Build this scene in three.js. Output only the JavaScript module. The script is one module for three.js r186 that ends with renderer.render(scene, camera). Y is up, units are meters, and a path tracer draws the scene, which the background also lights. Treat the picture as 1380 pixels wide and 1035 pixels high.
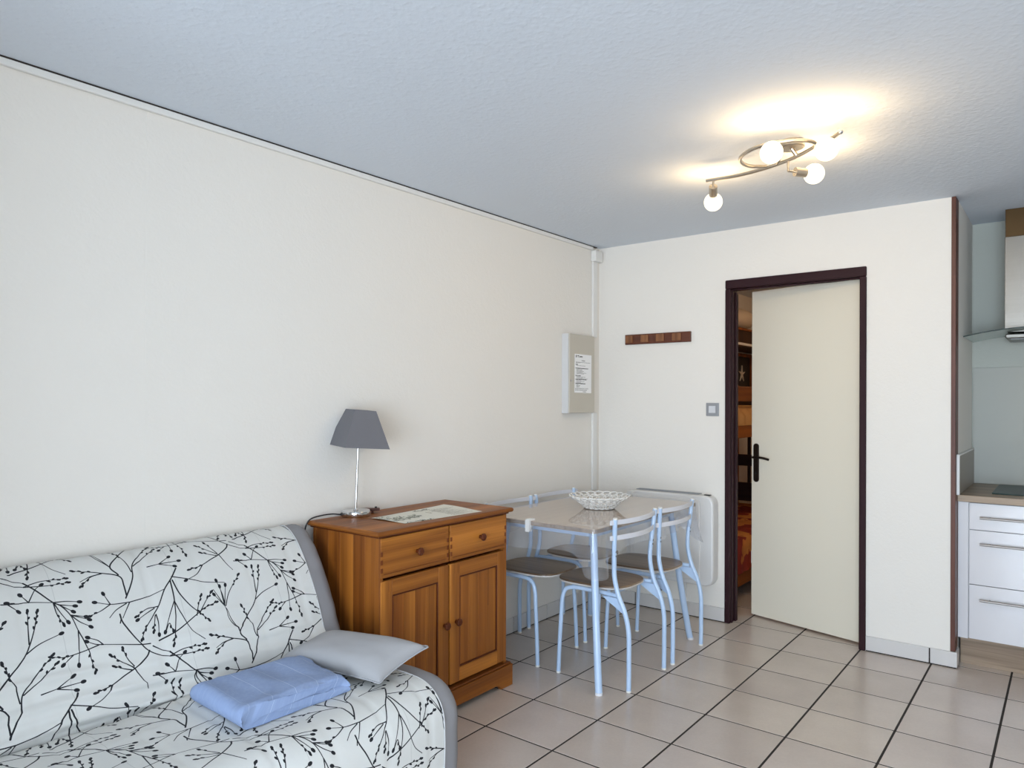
import * as THREE from 'three';
import { RoundedBoxGeometry } from 'three/addons/geometries/RoundedBoxGeometry.js';
import { mergeGeometries, mergeVertices, toCreasedNormals } from 'three/addons/utils/BufferGeometryUtils.js';
import { RectAreaLightUniformsLib } from 'three/addons/lights/RectAreaLightUniformsLib.js';

// ------------------------------------------------------------------ camera, sky, large light, exposure
// x runs from the left wall into the room, z from the back wall towards the window behind the camera, y is up
const W = 1380, H = 1035, FOCAL = 967.25;
const scene = new THREE.Scene();
const camera = new THREE.PerspectiveCamera(2 * Math.atan(H / 2 / FOCAL) * 180 / Math.PI, W / H, 0.05, 60);
camera.rotation.order = 'YXZ';
camera.position.set(2.578, 1.36, 4.271);
camera.rotation.set(0, 0.6635, 0.0029);
camera.setViewOffset(W, H, 0, 517.5 - 538.97, W, H);      // lens shifted so that verticals stay vertical
camera.updateProjectionMatrix();

const renderer = new THREE.WebGLRenderer({ antialias: true });
renderer.toneMapping = THREE.LinearToneMapping;
renderer.toneMappingExposure = 0.95;
renderer.shadowMap.enabled = true;

const SKY = new THREE.Color().setRGB(0.735, 0.855, 1.0);
scene.background = SKY.clone().multiplyScalar(3.0);

RectAreaLightUniformsLib.init();
const daylight = new THREE.RectAreaLight(new THREE.Color().setRGB(0.735, 0.855, 1.0), 14, 2.2, 2.05);   // the sky seen through the glazed balcony door
daylight.name = 'window_daylight';
daylight.position.set(3.0, 1.12, 6.74);
daylight.lookAt(3.0, 1.12, 0);
scene.add(daylight);
const BULB = { color: new THREE.Color().setRGB(1.0, 0.68, 0.34), power: 0.26 };
const ROOM_H = 2.403;

// ------------------------------------------------------------------ helpers
let seedState = 1234567;
const rnd = () => { seedState = (seedState * 1664525 + 1013904223) >>> 0; return seedState / 4294967296; };
const seed = (n) => { seedState = n >>> 0; };
const names = {};
const numbered = (n) => { const k = names[n] = (names[n] ?? -1) + 1; return k ? n + '_' + String(k).padStart(3, '0') : n; };
const lin = (r, g, b) => new THREE.Color().setRGB(r, g, b);
const srgb = (r, g, b) => new THREE.Color().setRGB(r / 255, g / 255, b / 255, THREE.SRGBColorSpace);

function add(o, parent) {
  (parent ?? scene).add(o);
  o.traverse((m) => { if (m.isMesh) { m.castShadow = m.receiveShadow = true; } });
  return o;
}
// one merged, named mesh: a part of parent, or a thing of its own
function obj(name, geos, mat, parent) {
  const g = Array.isArray(geos) ? (geos.length === 1 ? geos[0] : mergeGeometries(geos.map(clean))) : geos;
  const m = new THREE.Mesh(g, mat);
  m.name = parent ? name : numbered(name);
  return add(m, parent);
}
const clean = (g) => { const o = g.index ? g.toNonIndexed() : g.clone(); for (const k of Object.keys(o.attributes)) if (!['position', 'normal', 'uv'].includes(k)) o.deleteAttribute(k); return o; };
function thing(name, label, category, [x, y, z] = [0, 0, 0], turn = 0, group) {
  const o = new THREE.Group(); o.name = numbered(name); o.position.set(x, y, z); o.rotation.y = turn;
  tag(o, label, category, group); scene.add(o); return o;
}
function tag(o, label, category, group) { o.userData.label = label; o.userData.category = category; if (group) o.userData.group = group; return o; }
function struct(name, geos, mat, label) {
  const o = geos ? obj(name, geos, mat) : add(Object.assign(new THREE.Group(), { name: numbered(name) }));
  o.userData.kind = 'structure'; if (label) o.userData.label = label; return o;
}
// planar texture coordinates in metres, along the face each triangle looks to; long: the axis that the grain follows
function uvm(g, long = 'y', off = 0) {
  const o = clean(g), p = o.attributes.position, n = o.attributes.normal, uv = new Float32Array(p.count * 2), ax = { x: 0, y: 1, z: 2 }[long];
  for (let i = 0; i < p.count; i += 3) {
    const a = [0, 0, 0];
    for (let k = 0; k < 3; k++) { a[0] += n.getX(i + k); a[1] += n.getY(i + k); a[2] += n.getZ(i + k); }
    const b = a.map(Math.abs), d = b.indexOf(Math.max(...b));
    for (let k = 0; k < 3; k++) {
      const q = [p.getX(i + k), p.getY(i + k), p.getZ(i + k)];
      const others = [0, 1, 2].filter((j) => j !== d);
      const l = others.includes(ax) ? ax : others[0], s = others.find((j) => j !== l);
      uv[(i + k) * 2] = q[s] + off * 0.73; uv[(i + k) * 2 + 1] = q[l] + off;
    }
  }
  o.setAttribute('uv', new THREE.BufferAttribute(uv, 2));
  return o;
}
const box = (x0, x1, y0, y1, z0, z1, r = 0, long = 'y', off = 0) => {
  const w = x1 - x0, h = y1 - y0, d = z1 - z0;
  const g = r ? new RoundedBoxGeometry(w, h, d, 1, Math.min(r, w / 2.01, h / 2.01, d / 2.01)) : new THREE.BoxGeometry(w, h, d);
  g.translate((x0 + x1) / 2, (y0 + y1) / 2, (z0 + z1) / 2);
  return uvm(g, long, off);
};
const V = (x, y, z) => new THREE.Vector3(x, y, z);
const tube = (pts, r, seg = 24, rad = 10, closed = false, tension = 0.5) => new THREE.TubeGeometry(new THREE.CatmullRomCurve3(pts.map((p) => V(...p)), closed, 'centripetal', tension), seg, r, rad, closed);
const rod = (a, b, r0, r1 = r0, rad = 12) => {       // a straight bar between two points
  const A = V(...a), B = V(...b), g = new THREE.CylinderGeometry(r1, r0, A.distanceTo(B), rad);
  g.applyQuaternion(new THREE.Quaternion().setFromUnitVectors(V(0, 1, 0), B.clone().sub(A).normalize()));
  return g.translate((A.x + B.x) / 2, (A.y + B.y) / 2, (A.z + B.z) / 2);
};
const lathe = (pts, seg = 28) => toCreasedNormals(new THREE.LatheGeometry(pts.map(([r, y]) => new THREE.Vector2(r, y)), seg), 0.6);
const extrude = (pts, depth, bevel = 0, steps = 1) => new THREE.ExtrudeGeometry(new THREE.Shape(pts.map(([a, b]) => new THREE.Vector2(a, b))), { depth: depth - 2 * bevel, steps, bevelEnabled: bevel > 0, bevelSize: bevel, bevelThickness: bevel, bevelOffset: -bevel, bevelSegments: 2, curveSegments: 12 }).translate(0, 0, bevel);

// ------------------------------------------------------------------ computed surfaces
const hash = (x, y, s) => { let h = (x * 374761393 + y * 668265263 + s * 974711) | 0; h = Math.imul(h ^ (h >>> 13), 1274126177); return ((h ^ (h >>> 16)) >>> 0) / 4294967296; };
// tileable value noise, px by py cells over the unit square
function noise(u, v, px, py, s) {
  const x = u * px, y = v * py, i = Math.floor(x), j = Math.floor(y), a = x - i, b = y - j, f = a * a * (3 - 2 * a), g = b * b * (3 - 2 * b);
  const m = (k, n) => ((k % n) + n) % n, I = m(i, px), I1 = m(i + 1, px), J = m(j, py), J1 = m(j + 1, py);
  return (hash(I, J, s) * (1 - f) + hash(I1, J, s) * f) * (1 - g) + (hash(I, J1, s) * (1 - f) + hash(I1, J1, s) * f) * g;
}
const fbm = (u, v, px, py, s, n = 4) => { let t = 0, a = 0.5, w = 0; for (let k = 0; k < n; k++) { t += a * noise(u, v, px << k, py << k, s + k); w += a; a *= 0.5; } return t / w; };
function tex(w, h, fn, { color = true, repeat = [1, 1] } = {}) {
  const d = new Uint8Array(w * h * 4);
  for (let y = 0; y < h; y++) for (let x = 0; x < w; x++) {
    const c = fn(x / w, y / h), k = (y * w + x) * 4;
    if (Array.isArray(c)) { d[k] = Math.max(0, Math.min(255, c[0])); d[k + 1] = Math.max(0, Math.min(255, c[1])); d[k + 2] = Math.max(0, Math.min(255, c[2])); } else d[k] = d[k + 1] = d[k + 2] = Math.max(0, Math.min(255, c * 255));
    d[k + 3] = 255;
  }
  const t = new THREE.DataTexture(d, w, h, THREE.RGBAFormat);
  t.wrapS = t.wrapT = THREE.RepeatWrapping; t.magFilter = THREE.LinearFilter; t.minFilter = THREE.LinearMipmapLinearFilter; t.generateMipmaps = true;
  if (color) t.colorSpace = THREE.SRGBColorSpace;
  t.repeat.set(...repeat); t.needsUpdate = true;
  return t;
}
const mixc = (a, b, t) => a.map((v, i) => v + (b[i] - v) * t);
const std = (o) => new THREE.MeshStandardMaterial(o);
const phys = (o) => new THREE.MeshPhysicalMaterial(o);

// wood whose grain runs along v; per texture metre sizes come from repeat
const grainTex = (light, dark, s, streaks, rep) => tex(512, 1024, (u, v) => {
  const wob = 0.03 * (noise(u, v, 3, 2, s) - 0.5) + 0.012 * (noise(u, v, 8, 6, s + 1) - 0.5);
  const ring = fbm(u + wob, v * 0.5, streaks, 1, s + 2, 4), fine = noise(u, v, 160, 6, s + 7), broad = noise(u + wob, v, 4, 1, s + 9);
  const knot = Math.pow(noise(u + wob, v, 14, 3, s + 12), 7);
  const t = Math.max(0, Math.min(1, 0.62 * ring * ring + 0.24 * (fine - 0.5) + 0.55 * broad - 0.08 + 0.5 * knot));
  return mixc(light, dark, t);
}, { repeat: rep });
const pineTex = grainTex([192, 122, 48], [118, 66, 20], 11, 17, [2.6, 1.0]);
const oakTex = grainTex([176, 158, 138], [104, 88, 72], 31, 18, [3.0, 1.1]);
const seatTex = grainTex([156, 130, 102], [84, 64, 48], 51, 16, [3.4, 1.3]);
const beechTex = grainTex([206, 184, 158], [170, 146, 120], 71, 18, [2.0, 0.9]);
const plasterBump = tex(512, 512, (u, v) => 0.6 * fbm(u, v, 40, 40, 3, 3) + 0.4 * fbm(u, v, 110, 110, 5, 2), { color: false, repeat: [1.4, 1.4] });
const crepiBump = tex(512, 512, (u, v) => Math.pow(fbm(u, v, 46, 46, 13, 3), 1.6), { color: false, repeat: [1.5, 1.5] });
const weaveBump = tex(256, 256, (u, v) => 0.5 + 0.25 * Math.sin(u * Math.PI * 128) * Math.sin(v * Math.PI * 128) + 0.3 * (fbm(u, v, 12, 12, 21, 4) - 0.5), { color: false, repeat: [5, 5] });
const tileTex = tex(512, 512, (u, v) => { const f = fbm(u, v, 5, 5, 41, 5), g = noise(u, v, 150, 150, 44); return mixc([222, 211, 200], [202, 190, 179], f + 0.25 * (g - 0.5)); }, { repeat: [1.1, 1.1] });
const brushedTex = tex(256, 256, (u, v) => 0.35 + 0.3 * noise(u, v, 4, 200, 61), { color: false, repeat: [1, 3] });

const paint = std({ color: lin(0.83, 0.795, 0.735), roughness: 0.82, bumpMap: plasterBump, bumpScale: 0.0012 });
const ceilingDaylitPaint = std({ color: lin(0.685, 0.74, 0.81), roughness: 0.95, bumpMap: crepiBump, bumpScale: 0.0013 });  // blue daylight is tinted into the colour of the white ceiling
const greyPaint = std({ color: lin(0.47, 0.485, 0.43), roughness: 0.6, bumpMap: plasterBump, bumpScale: 0.0008 });
const bedroomPaint = std({ color: lin(0.66, 0.52, 0.40), roughness: 0.9 });
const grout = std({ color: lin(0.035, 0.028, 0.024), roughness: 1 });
const tileMat = phys({ map: tileTex, color: lin(0.92, 0.92, 0.92), roughness: 0.3, clearcoat: 0.25, clearcoatRoughness: 0.12 });
const tileMats = [0.98, 0.93, 0.89, 0.95].map((k, i) => { const m = tileMat.clone(); m.color = lin(0.98 * k, 0.96 * k, (0.94 + 0.01 * i) * k); return m; });
const baseTile = phys({ color: lin(0.66, 0.64, 0.62), roughness: 0.3 });
const mahogany = phys({ color: lin(0.026, 0.007, 0.010), roughness: 0.55, specularIntensity: 0.45 });
const redwood = phys({ map: grainTex([112, 60, 36], [66, 30, 18], 91, 10, [6, 1]), roughness: 0.45 });
const pine = phys({ map: pineTex, roughness: 0.5, clearcoat: 0.08, clearcoatRoughness: 0.3, specularIntensity: 0.6 });
const tones = [[1, 1, 1], [0.84, 0.78, 0.72], [1.08, 1.05, 0.97], [0.88, 0.82, 0.76], [0.62, 0.52, 0.44]].map((c) => { const m = pine.clone(); m.color = lin(...c); return m; });  // darkest tone: dark boards and mouldings, and painted shade on the side panels
const pineDark = pine.clone(); pineDark.color = lin(0.30, 0.17, 0.11);
const pineEnd = pine.clone(); pineEnd.color = lin(0.55, 0.36, 0.26);
const plastic = std({ color: lin(0.80, 0.79, 0.76), roughness: 0.45 });
const black = std({ color: lin(0.012, 0.012, 0.013), roughness: 0.5 });
const chrome = std({ color: lin(0.60, 0.60, 0.61), metalness: 1, roughness: 0.12 });
const nickel = std({ color: lin(0.56, 0.50, 0.42), metalness: 1, roughness: 0.28 });
const daylitMetal = phys({ color: lin(0.50, 0.65, 0.86), roughness: 0.38, clearcoat: 0.3 });  // white paint with the blue of daylight put into its colour
const whiteMetal = phys({ color: lin(0.74, 0.75, 0.80), roughness: 0.38, clearcoat: 0.3 });
const screwMat = std({ color: lin(0.25, 0.26, 0.28), metalness: 0.8, roughness: 0.4 });

// a part given in room coordinates under a thing that stands unturned at its base
function part(name, geos, mat, t, top = t) {
  const list = (Array.isArray(geos) ? geos : [geos]).map((g) => clean(g).translate(-top.position.x, -top.position.y, -top.position.z));
  return obj(name, list, mat, t);
}

// ------------------------------------------------------------------ the room
const leftWallGeo = [box(-0.12, 0, 0, ROOM_H, -3.2, 3.072), box(-0.12, -0.0012, 0, ROOM_H, 3.072, 6.9)];
struct('wall_left', leftWallGeo, paint, 'long white plastered wall with a vertical seam');
{
  const s = new THREE.Shape([[0, 0], [0.903, 0], [0.903, 2.094], [1.688, 2.094], [1.688, 0], [2.087, 0], [2.087, ROOM_H], [0, ROOM_H]].map(([a, b]) => new THREE.Vector2(a, b)));
  struct('wall_back', uvm(new THREE.ExtrudeGeometry(s, { depth: 0.1, bevelEnabled: false }).translate(0, 0, -0.1)), paint, 'white back wall with the bedroom doorway');
}
struct('wall_alcove', [box(1.985, 2.107, 0, ROOM_H, -0.75, -0.1)], paint);
struct('wall_kitchen', [box(1.985, 4.2, 0, ROOM_H, -0.87, -0.75)], greyPaint);
struct('wall_right', [box(4.2, 4.32, 0, ROOM_H, -0.87, 6.9)], paint);
struct('added_shade_wall', [box(0, 1.15, 0, ROOM_H, 4.62, 4.74)], paint, 'added unseen wall past the sofa, shading the left wall from daylight');  // added out of view to hold window light off the left wall
struct('wall_bedroom_back', [box(0, 2.107, 0, ROOM_H, -3.2, -3.08)], bedroomPaint);
struct('wall_bedroom_right', [box(1.985, 2.107, 0, ROOM_H, -3.08, -0.87)], bedroomPaint);
{
  const o = (a, b) => new THREE.Vector2(a, b), s = new THREE.Shape([o(-0.12, 0), o(4.32, 0), o(4.32, ROOM_H), o(-0.12, ROOM_H)]);
  s.holes.push(new THREE.Path([o(1.85, 0.06), o(4.15, 0.06), o(4.15, 2.18), o(1.85, 2.18)]));
  struct('wall_window', uvm(new THREE.ExtrudeGeometry(s, { depth: 0.14, bevelEnabled: false }).translate(0, 0, 6.8)), paint);
  const w = struct('window_1', null, null, 'glazed balcony door behind the viewer');
  const frameMat = std({ color: lin(0.75, 0.75, 0.75), roughness: 0.4 });
  for (const [a, b] of [[1.85, 3.02], [2.98, 4.15]]) obj('window_frame', [box(a, a + 0.06, 0.06, 2.18, 6.82, 6.88), box(b - 0.06, b, 0.06, 2.18, 6.82, 6.88), box(a + 0.06, b - 0.06, 0.06, 0.13, 6.82, 6.88), box(a + 0.06, b - 0.06, 2.11, 2.18, 6.82, 6.88)], frameMat, w);
  const pane = phys({ color: lin(0.95, 0.98, 0.98), transmission: 1, thickness: 0, roughness: 0.02, ior: 1.5 });
  for (const [a, b] of [[1.91, 2.96], [3.04, 4.09]]) obj('pane', [box(a, b, 0.13, 2.11, 6.848, 6.852)], pane, w);
  struct('balcony', [box(-0.6, 4.8, -0.2, -0.05, 6.94, 8.8)], std({ color: lin(0.5, 0.47, 0.43), roughness: 0.9 }));
}
struct('ceiling', [box(-0.12, 4.32, ROOM_H, ROOM_H + 0.15, -3.2, 6.94)], ceilingDaylitPaint, 'rough white ceiling tinted with blue daylight');

// tiled floor: joints and tiles proud of them
{
  const P = 0.338, X0 = 0.312 - P * 2, Z0 = 0.2878 - P * 12, J = 0.009;
  const f = struct('floor', null, null, 'beige tiled floor with dark joints');
  obj('grout_bed', [box(-0.12, 4.32, -0.12, -0.0014, -3.2, 6.94)], grout, f);
  const right = new THREE.Vector3(), far = [];
  camera.updateMatrixWorld(true);
  const seen = (x, z) => { right.set(x, 0, z).project(camera); return right.z < 1 && Math.abs(right.x) < 1.12 && right.y > -1.25 && right.y < 1; };
  const shapes = {};
  seed(77);
  for (let i = 0; i < 14; i++) for (let j = 0; j < 34; j++) {
    let x0 = X0 + i * P + J / 2, x1 = x0 + P - J, z0 = Z0 + j * P + J / 2, z1 = z0 + P - J;
    x0 = Math.max(x0, 0); x1 = Math.min(x1, 4.2); z0 = Math.max(z0, -3.08); z1 = Math.min(z1, 6.8);
    if (x1 - x0 < 0.02 || z1 - z0 < 0.02) continue;
    if (x0 > 2.0 && z1 < -0.5) continue;
    const w = x1 - x0, d = z1 - z0, cx = (x0 + x1) / 2, cz = (z0 + z1) / 2;
    if (seen(cx, cz) && (cz > -0.2 || cx < 1.9)) {
      const key = w.toFixed(3) + '/' + d.toFixed(3), v = (i * 7 + j * 3) % 4, k2 = key + v;
      shapes[k2] ??= uvm(new RoundedBoxGeometry(w, 0.012, d, 1, 0.0012), 'z', v * 0.37);
      const m = obj('tile', shapes[k2], tileMats[(i * 5 + j * 11 + (i * j) % 3) % 4], f);
      m.position.set(cx, -0.006, cz);
    } else far.push(box(x0, x1, -0.012, 0, z0, z1));
  }
  const m = obj('tile_field', far, tileMats[1], f); m.userData.kind = 'stuff';
}
// tile skirting
{
  const skirt = (name, pieces, backing) => {
    const g = struct(name, null, null);
    obj('grout', backing, grout, g);
    for (const p of pieces) obj('skirting_tile', [p], baseTile, g);
  };
  const L = [], B = [];
  for (let z = -0.05; z < 6.8; z += 0.338) { const a = Math.max(z + 0.003, 0.012), b = Math.min(z + 0.335, 6.8); if (b - a > 0.02) L.push(box(0, 0.011, 0.006, 0.092, a, b, 0.002)); }
  skirt('baseboard_left', L, [box(0, 0.006, 0, 0.09, 0, 6.8)]);
  for (const [a, b] of [[0.012, 0.287], [0.293, 0.627], [0.633, 0.9]]) B.push(box(a, b, 0.006, 0.087, 0, 0.011, 0.002));
  for (const [a, b] of [[1.692, 1.992], [1.998, 2.117]]) B.push(box(a, b, 0.006, 0.083, 0.0, 0.011, 0.002));
  B.push(box(2.108, 2.117, 0.006, 0.083, -0.09, -0.001, 0.002));
  skirt('baseboard_back', B, [box(0.006, 0.9, 0, 0.084, 0, 0.006), box(1.692, 2.112, 0, 0.08, 0, 0.006), box(2.107, 2.112, 0, 0.08, -0.1, 0)]);
}
struct('trim_1', [box(2.087, 2.1075, 0.085, ROOM_H, -0.1, 0.006, 0.002)], redwood, 'dark wooden corner strip at the end of the back wall');
{
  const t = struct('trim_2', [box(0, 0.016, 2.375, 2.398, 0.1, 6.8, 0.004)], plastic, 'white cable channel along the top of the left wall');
  obj('gap_shade_strip', [box(0, 0.014, 2.398, 2.4029, 0.05, 6.8)], grout, t);  // dark strip painting the shade of the gap under the ceiling
}
{
  const t = thing('cable_trunking', 'white vertical cable trunking with a junction box in the room corner', 'trunking', [0, 0.75, 0.075]);
  part('channel', [box(0, 0.016, 0.75, 1.276, 0.048, 0.1, 0.003)], plastic, t);
  part('channel', [box(0, 0.016, 1.786, 2.30, 0.048, 0.1, 0.003)], plastic, t);
  part('junction_box', [box(0, 0.042, 2.30, 2.374, 0.02, 0.112, 0.006)], plastic, t);
}

// ------------------------------------------------------------------ doorway and door
{
  const d = struct('door_1', null, null, 'cream door ajar in a dark mahogany frame');
  const z0 = -0.115, z1 = 0.014;
  obj('door_frame', [
    box(0.9, 0.934, 0, 2.04, z0, z1, 0.006), box(1.657, 1.691, 0, 2.04, z0, z1, 0.006), box(0.9, 1.691, 2.04, 2.094, z0, z1, 0.006),
    box(0.934, 0.944, 0, 2.03, z0 + 0.02, -0.062, 0.003), box(0.93, 0.94, 0, 2.036, -0.03, -0.012, 0.004), box(0.934, 1.657, 2.03, 2.04, -0.03, -0.012, 0.004),
  ], mahogany, d);
  const leafMat = std({ color: lin(0.80, 0.74, 0.61), roughness: 0.6 });
  const leaf = obj('door_leaf', [box(-0.70, 0, 0.012, 2.048, -0.04, 0, 0.003)], leafMat, d);
  leaf.position.set(1.655, 0, -0.072); leaf.rotation.y = -0.245;
  const bronze = std({ color: lin(0.045, 0.034, 0.027), metalness: 0.8, roughness: 0.35 });
  const plate = extrude(Array.from({ length: 24 }, (_, i) => { const a = i / 24 * Math.PI * 2, c = Math.cos(a), s = Math.sin(a); return [0.019 * c, 0.97 + (s > 0 ? 0.102 : -0.102) + 0.019 * s]; }), 0.008, 0.002);
  const h = obj('handle_plate', [uvm(plate.translate(-0.664, 0, 0))], bronze, leaf);
  obj('lever', [tube([[-0.664, 1.005, 0.006], [-0.664, 1.005, 0.04], [-0.655, 1.006, 0.05], [-0.62, 1.008, 0.052], [-0.58, 1.004, 0.05], [-0.55, 0.998, 0.048]], 0.0075, 30, 10)], bronze, leaf);
  obj('keyhole', [rod([-0.664, 0.905, 0.006], [-0.664, 0.905, 0.010], 0.007)], black, leaf);
  obj('latch_plate', [box(-0.706, -0.7, 0.33, 0.41, -0.034, -0.006, 0.002)], plastic, leaf);
  for (const y of [0.3, 1.75]) obj('hinge', [rod([-0.002, y, 0.006], [-0.002, y + 0.09, 0.006], 0.006)], mahogany, leaf);
}

// ------------------------------------------------------------------ on the walls
{
  const t = thing('electric_box', 'beige metal electric cabinet on the left wall by the corner', 'electric box', [0, 1.275, 0.31]);
  const metal = phys({ color: lin(0.56, 0.52, 0.44), roughness: 0.4 }), side = std({ color: lin(0.66, 0.66, 0.66), roughness: 0.5 });
  part('casing', [box(0, 0.05, 1.275, 1.786, 0.155, 0.459, 0.004)], side, t);
  part('door', [box(0.05, 0.061, 1.277, 1.784, 0.157, 0.457, 0.004)], metal, t);
  part('lock', [rod([0.06, 1.484, 0.443], [0.066, 1.484, 0.443], 0.006)], chrome, t);
  // a printed sheet of instructions
  const c = document.createElement('canvas'); c.width = 512; c.height = 620;
  const g = c.getContext('2d'); g.fillStyle = '#f4f4f4'; g.fillRect(0, 0, 512, 620); g.fillStyle = '#222';
  seed(5);
  const words = (x, y, w, h) => { for (let q = x; q < x + w;) { const l = 8 + rnd() * 26; g.fillRect(q, y, Math.min(l, x + w - q), h); q += l + 5; } };
  g.beginPath(); g.moveTo(35, 30); g.lineTo(50, 12); g.lineTo(62, 34); g.lineTo(50, 60); g.lineTo(38, 58); g.fill();
  words(75, 22, 60, 14); words(150, 30, 90, 18); words(70, 46, 110, 5); words(210, 98, 100, 10);
  words(35, 128, 440, 5); words(35, 137, 130, 5);
  for (const [y, w, n, m] of [[160, 70, 1, 420], [220, 380, 6, 400], [340, 160, 3, 440], [400, 330, 4, 260], [466, 300, 4, 150]]) { words(30, y, w, 13); for (let k = 0; k < n; k++) words(55, y + 22 + k * 14, m * (0.4 + 0.6 * rnd()), 5); }
  words(20, 548, 400, 6); words(20, 572, 360, 8); words(250, 598, 100, 8);
  const map = new THREE.CanvasTexture(c); map.colorSpace = THREE.SRGBColorSpace;
  const sheet = new THREE.PlaneGeometry(0.203, 0.25, 4, 4);
  const paper = new THREE.BoxGeometry(0.203, 0.25, 0.0008);
  const n = new THREE.Mesh(paper, std({ map, roughness: 0.8 }));
  n.name = numbered('notice'); n.position.set(0.0622, 1.532, 0.302); n.rotation.set(0, Math.PI / 2, 0); n.rotation.order = 'YXZ'; n.rotation.z = -0.01;
  tag(n, 'white printed notice stuck on the electric cabinet door', 'notice'); add(n);
}
{
  const t = thing('hook_rack', 'dark wooden hook rack with four square pegs on the back wall', 'hook rack', [0.445, 1.73, 0]);
  part('board', [box(0.212, 0.678, 1.731, 1.797, 0, 0.018, 0.003, 'x')], redwood, t);
  const peg = phys({ map: grainTex([164, 112, 70], [104, 62, 36], 97, 10, [6, 3]), roughness: 0.5 });
  for (const [a, b] of [[0.22, 0.272], [0.333, 0.387], [0.443, 0.499], [0.556, 0.616]]) part('peg', [box(a, b, 1.742, 1.789, 0.018, 0.029, 0.003)], peg, t);
}
{
  const t = thing('light_switch', 'silver grey square light switch beside the door frame', 'switch', [0.818, 1.263, 0]);
  part('plate', [box(0.778, 0.86, 1.264, 1.345, 0, 0.009, 0.003)], std({ color: lin(0.34, 0.35, 0.37), metalness: 0.4, roughness: 0.4 }), t);
  part('rocker', [box(0.797, 0.841, 1.283, 1.327, 0.009, 0.014, 0.002)], std({ color: lin(0.66, 0.67, 0.69), roughness: 0.4 }), t);
}
{
  const t = thing('radiator', 'white electric wall radiator behind the dining table', 'radiator', [0.56, 0.23, 0]);
  const m = phys({ color: lin(0.76, 0.75, 0.73), roughness: 0.4, clearcoat: 0.2 });
  const rr = (x0, x1, y0, y1, r) => { const s = new THREE.Shape(); s.moveTo(x0 + r, y0); s.lineTo(x1 - r, y0); s.quadraticCurveTo(x1, y0, x1, y0 + r); s.lineTo(x1, y1 - r); s.quadraticCurveTo(x1, y1, x1 - r, y1); s.lineTo(x0 + r, y1); s.quadraticCurveTo(x0, y1, x0, y1 - r); s.lineTo(x0, y0 + r); s.quadraticCurveTo(x0, y0, x0 + r, y0); return s; };
  part('body', [uvm(new THREE.ExtrudeGeometry(rr(0.30, 0.85, 0.235, 0.765, 0.05), { depth: 0.05, bevelEnabled: true, bevelSize: 0.012, bevelThickness: 0.018, bevelSegments: 3, curveSegments: 8 }).translate(0, 0, 0.026))], m, t);
  part('front_panel', [uvm(new THREE.ExtrudeGeometry(rr(0.33, 0.775, 0.26, 0.745, 0.02), { depth: 0.006, bevelEnabled: true, bevelSize: 0.004, bevelThickness: 0.004, bevelSegments: 2 }).translate(0, 0, 0.094))], m, t);
  part('side_box', [box(0.255, 0.30, 0.30, 0.765, 0.01, 0.07, 0.006)], m, t);
  for (let k = 0; k < 9; k++) part('grille_slat', [box(0.33, 0.76, 0.7795, 0.7835, 0.022 + k * 0.006, 0.0245 + k * 0.006)], std({ color: lin(0.35, 0.36, 0.38), roughness: 0.6 }), t);
  part('control_panel', [box(0.79, 0.83, 0.7765, 0.7815, 0.045, 0.065, 0.001)], black, t);
}
{
  const t = thing('wall_socket', 'small wall socket with a grey plug under the radiator', 'socket', [0.46, 0.11, 0]);
  part('plate', [box(0.40, 0.50, 0.112, 0.19, 0, 0.01, 0.003)], plastic, t);
  part('plug', [rod([0.47, 0.148, 0.01], [0.47, 0.148, 0.05], 0.024, 0.018)], std({ color: lin(0.16, 0.15, 0.15), roughness: 0.5 }), t);
}
{
  const t = tag(obj('cable_cover', [box(0.636, 0.652, 0.09, 0.22, 0, 0.012, 0.002)], plastic), 'thin white cable cover on the wall below the radiator', 'cable cover');
}

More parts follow.
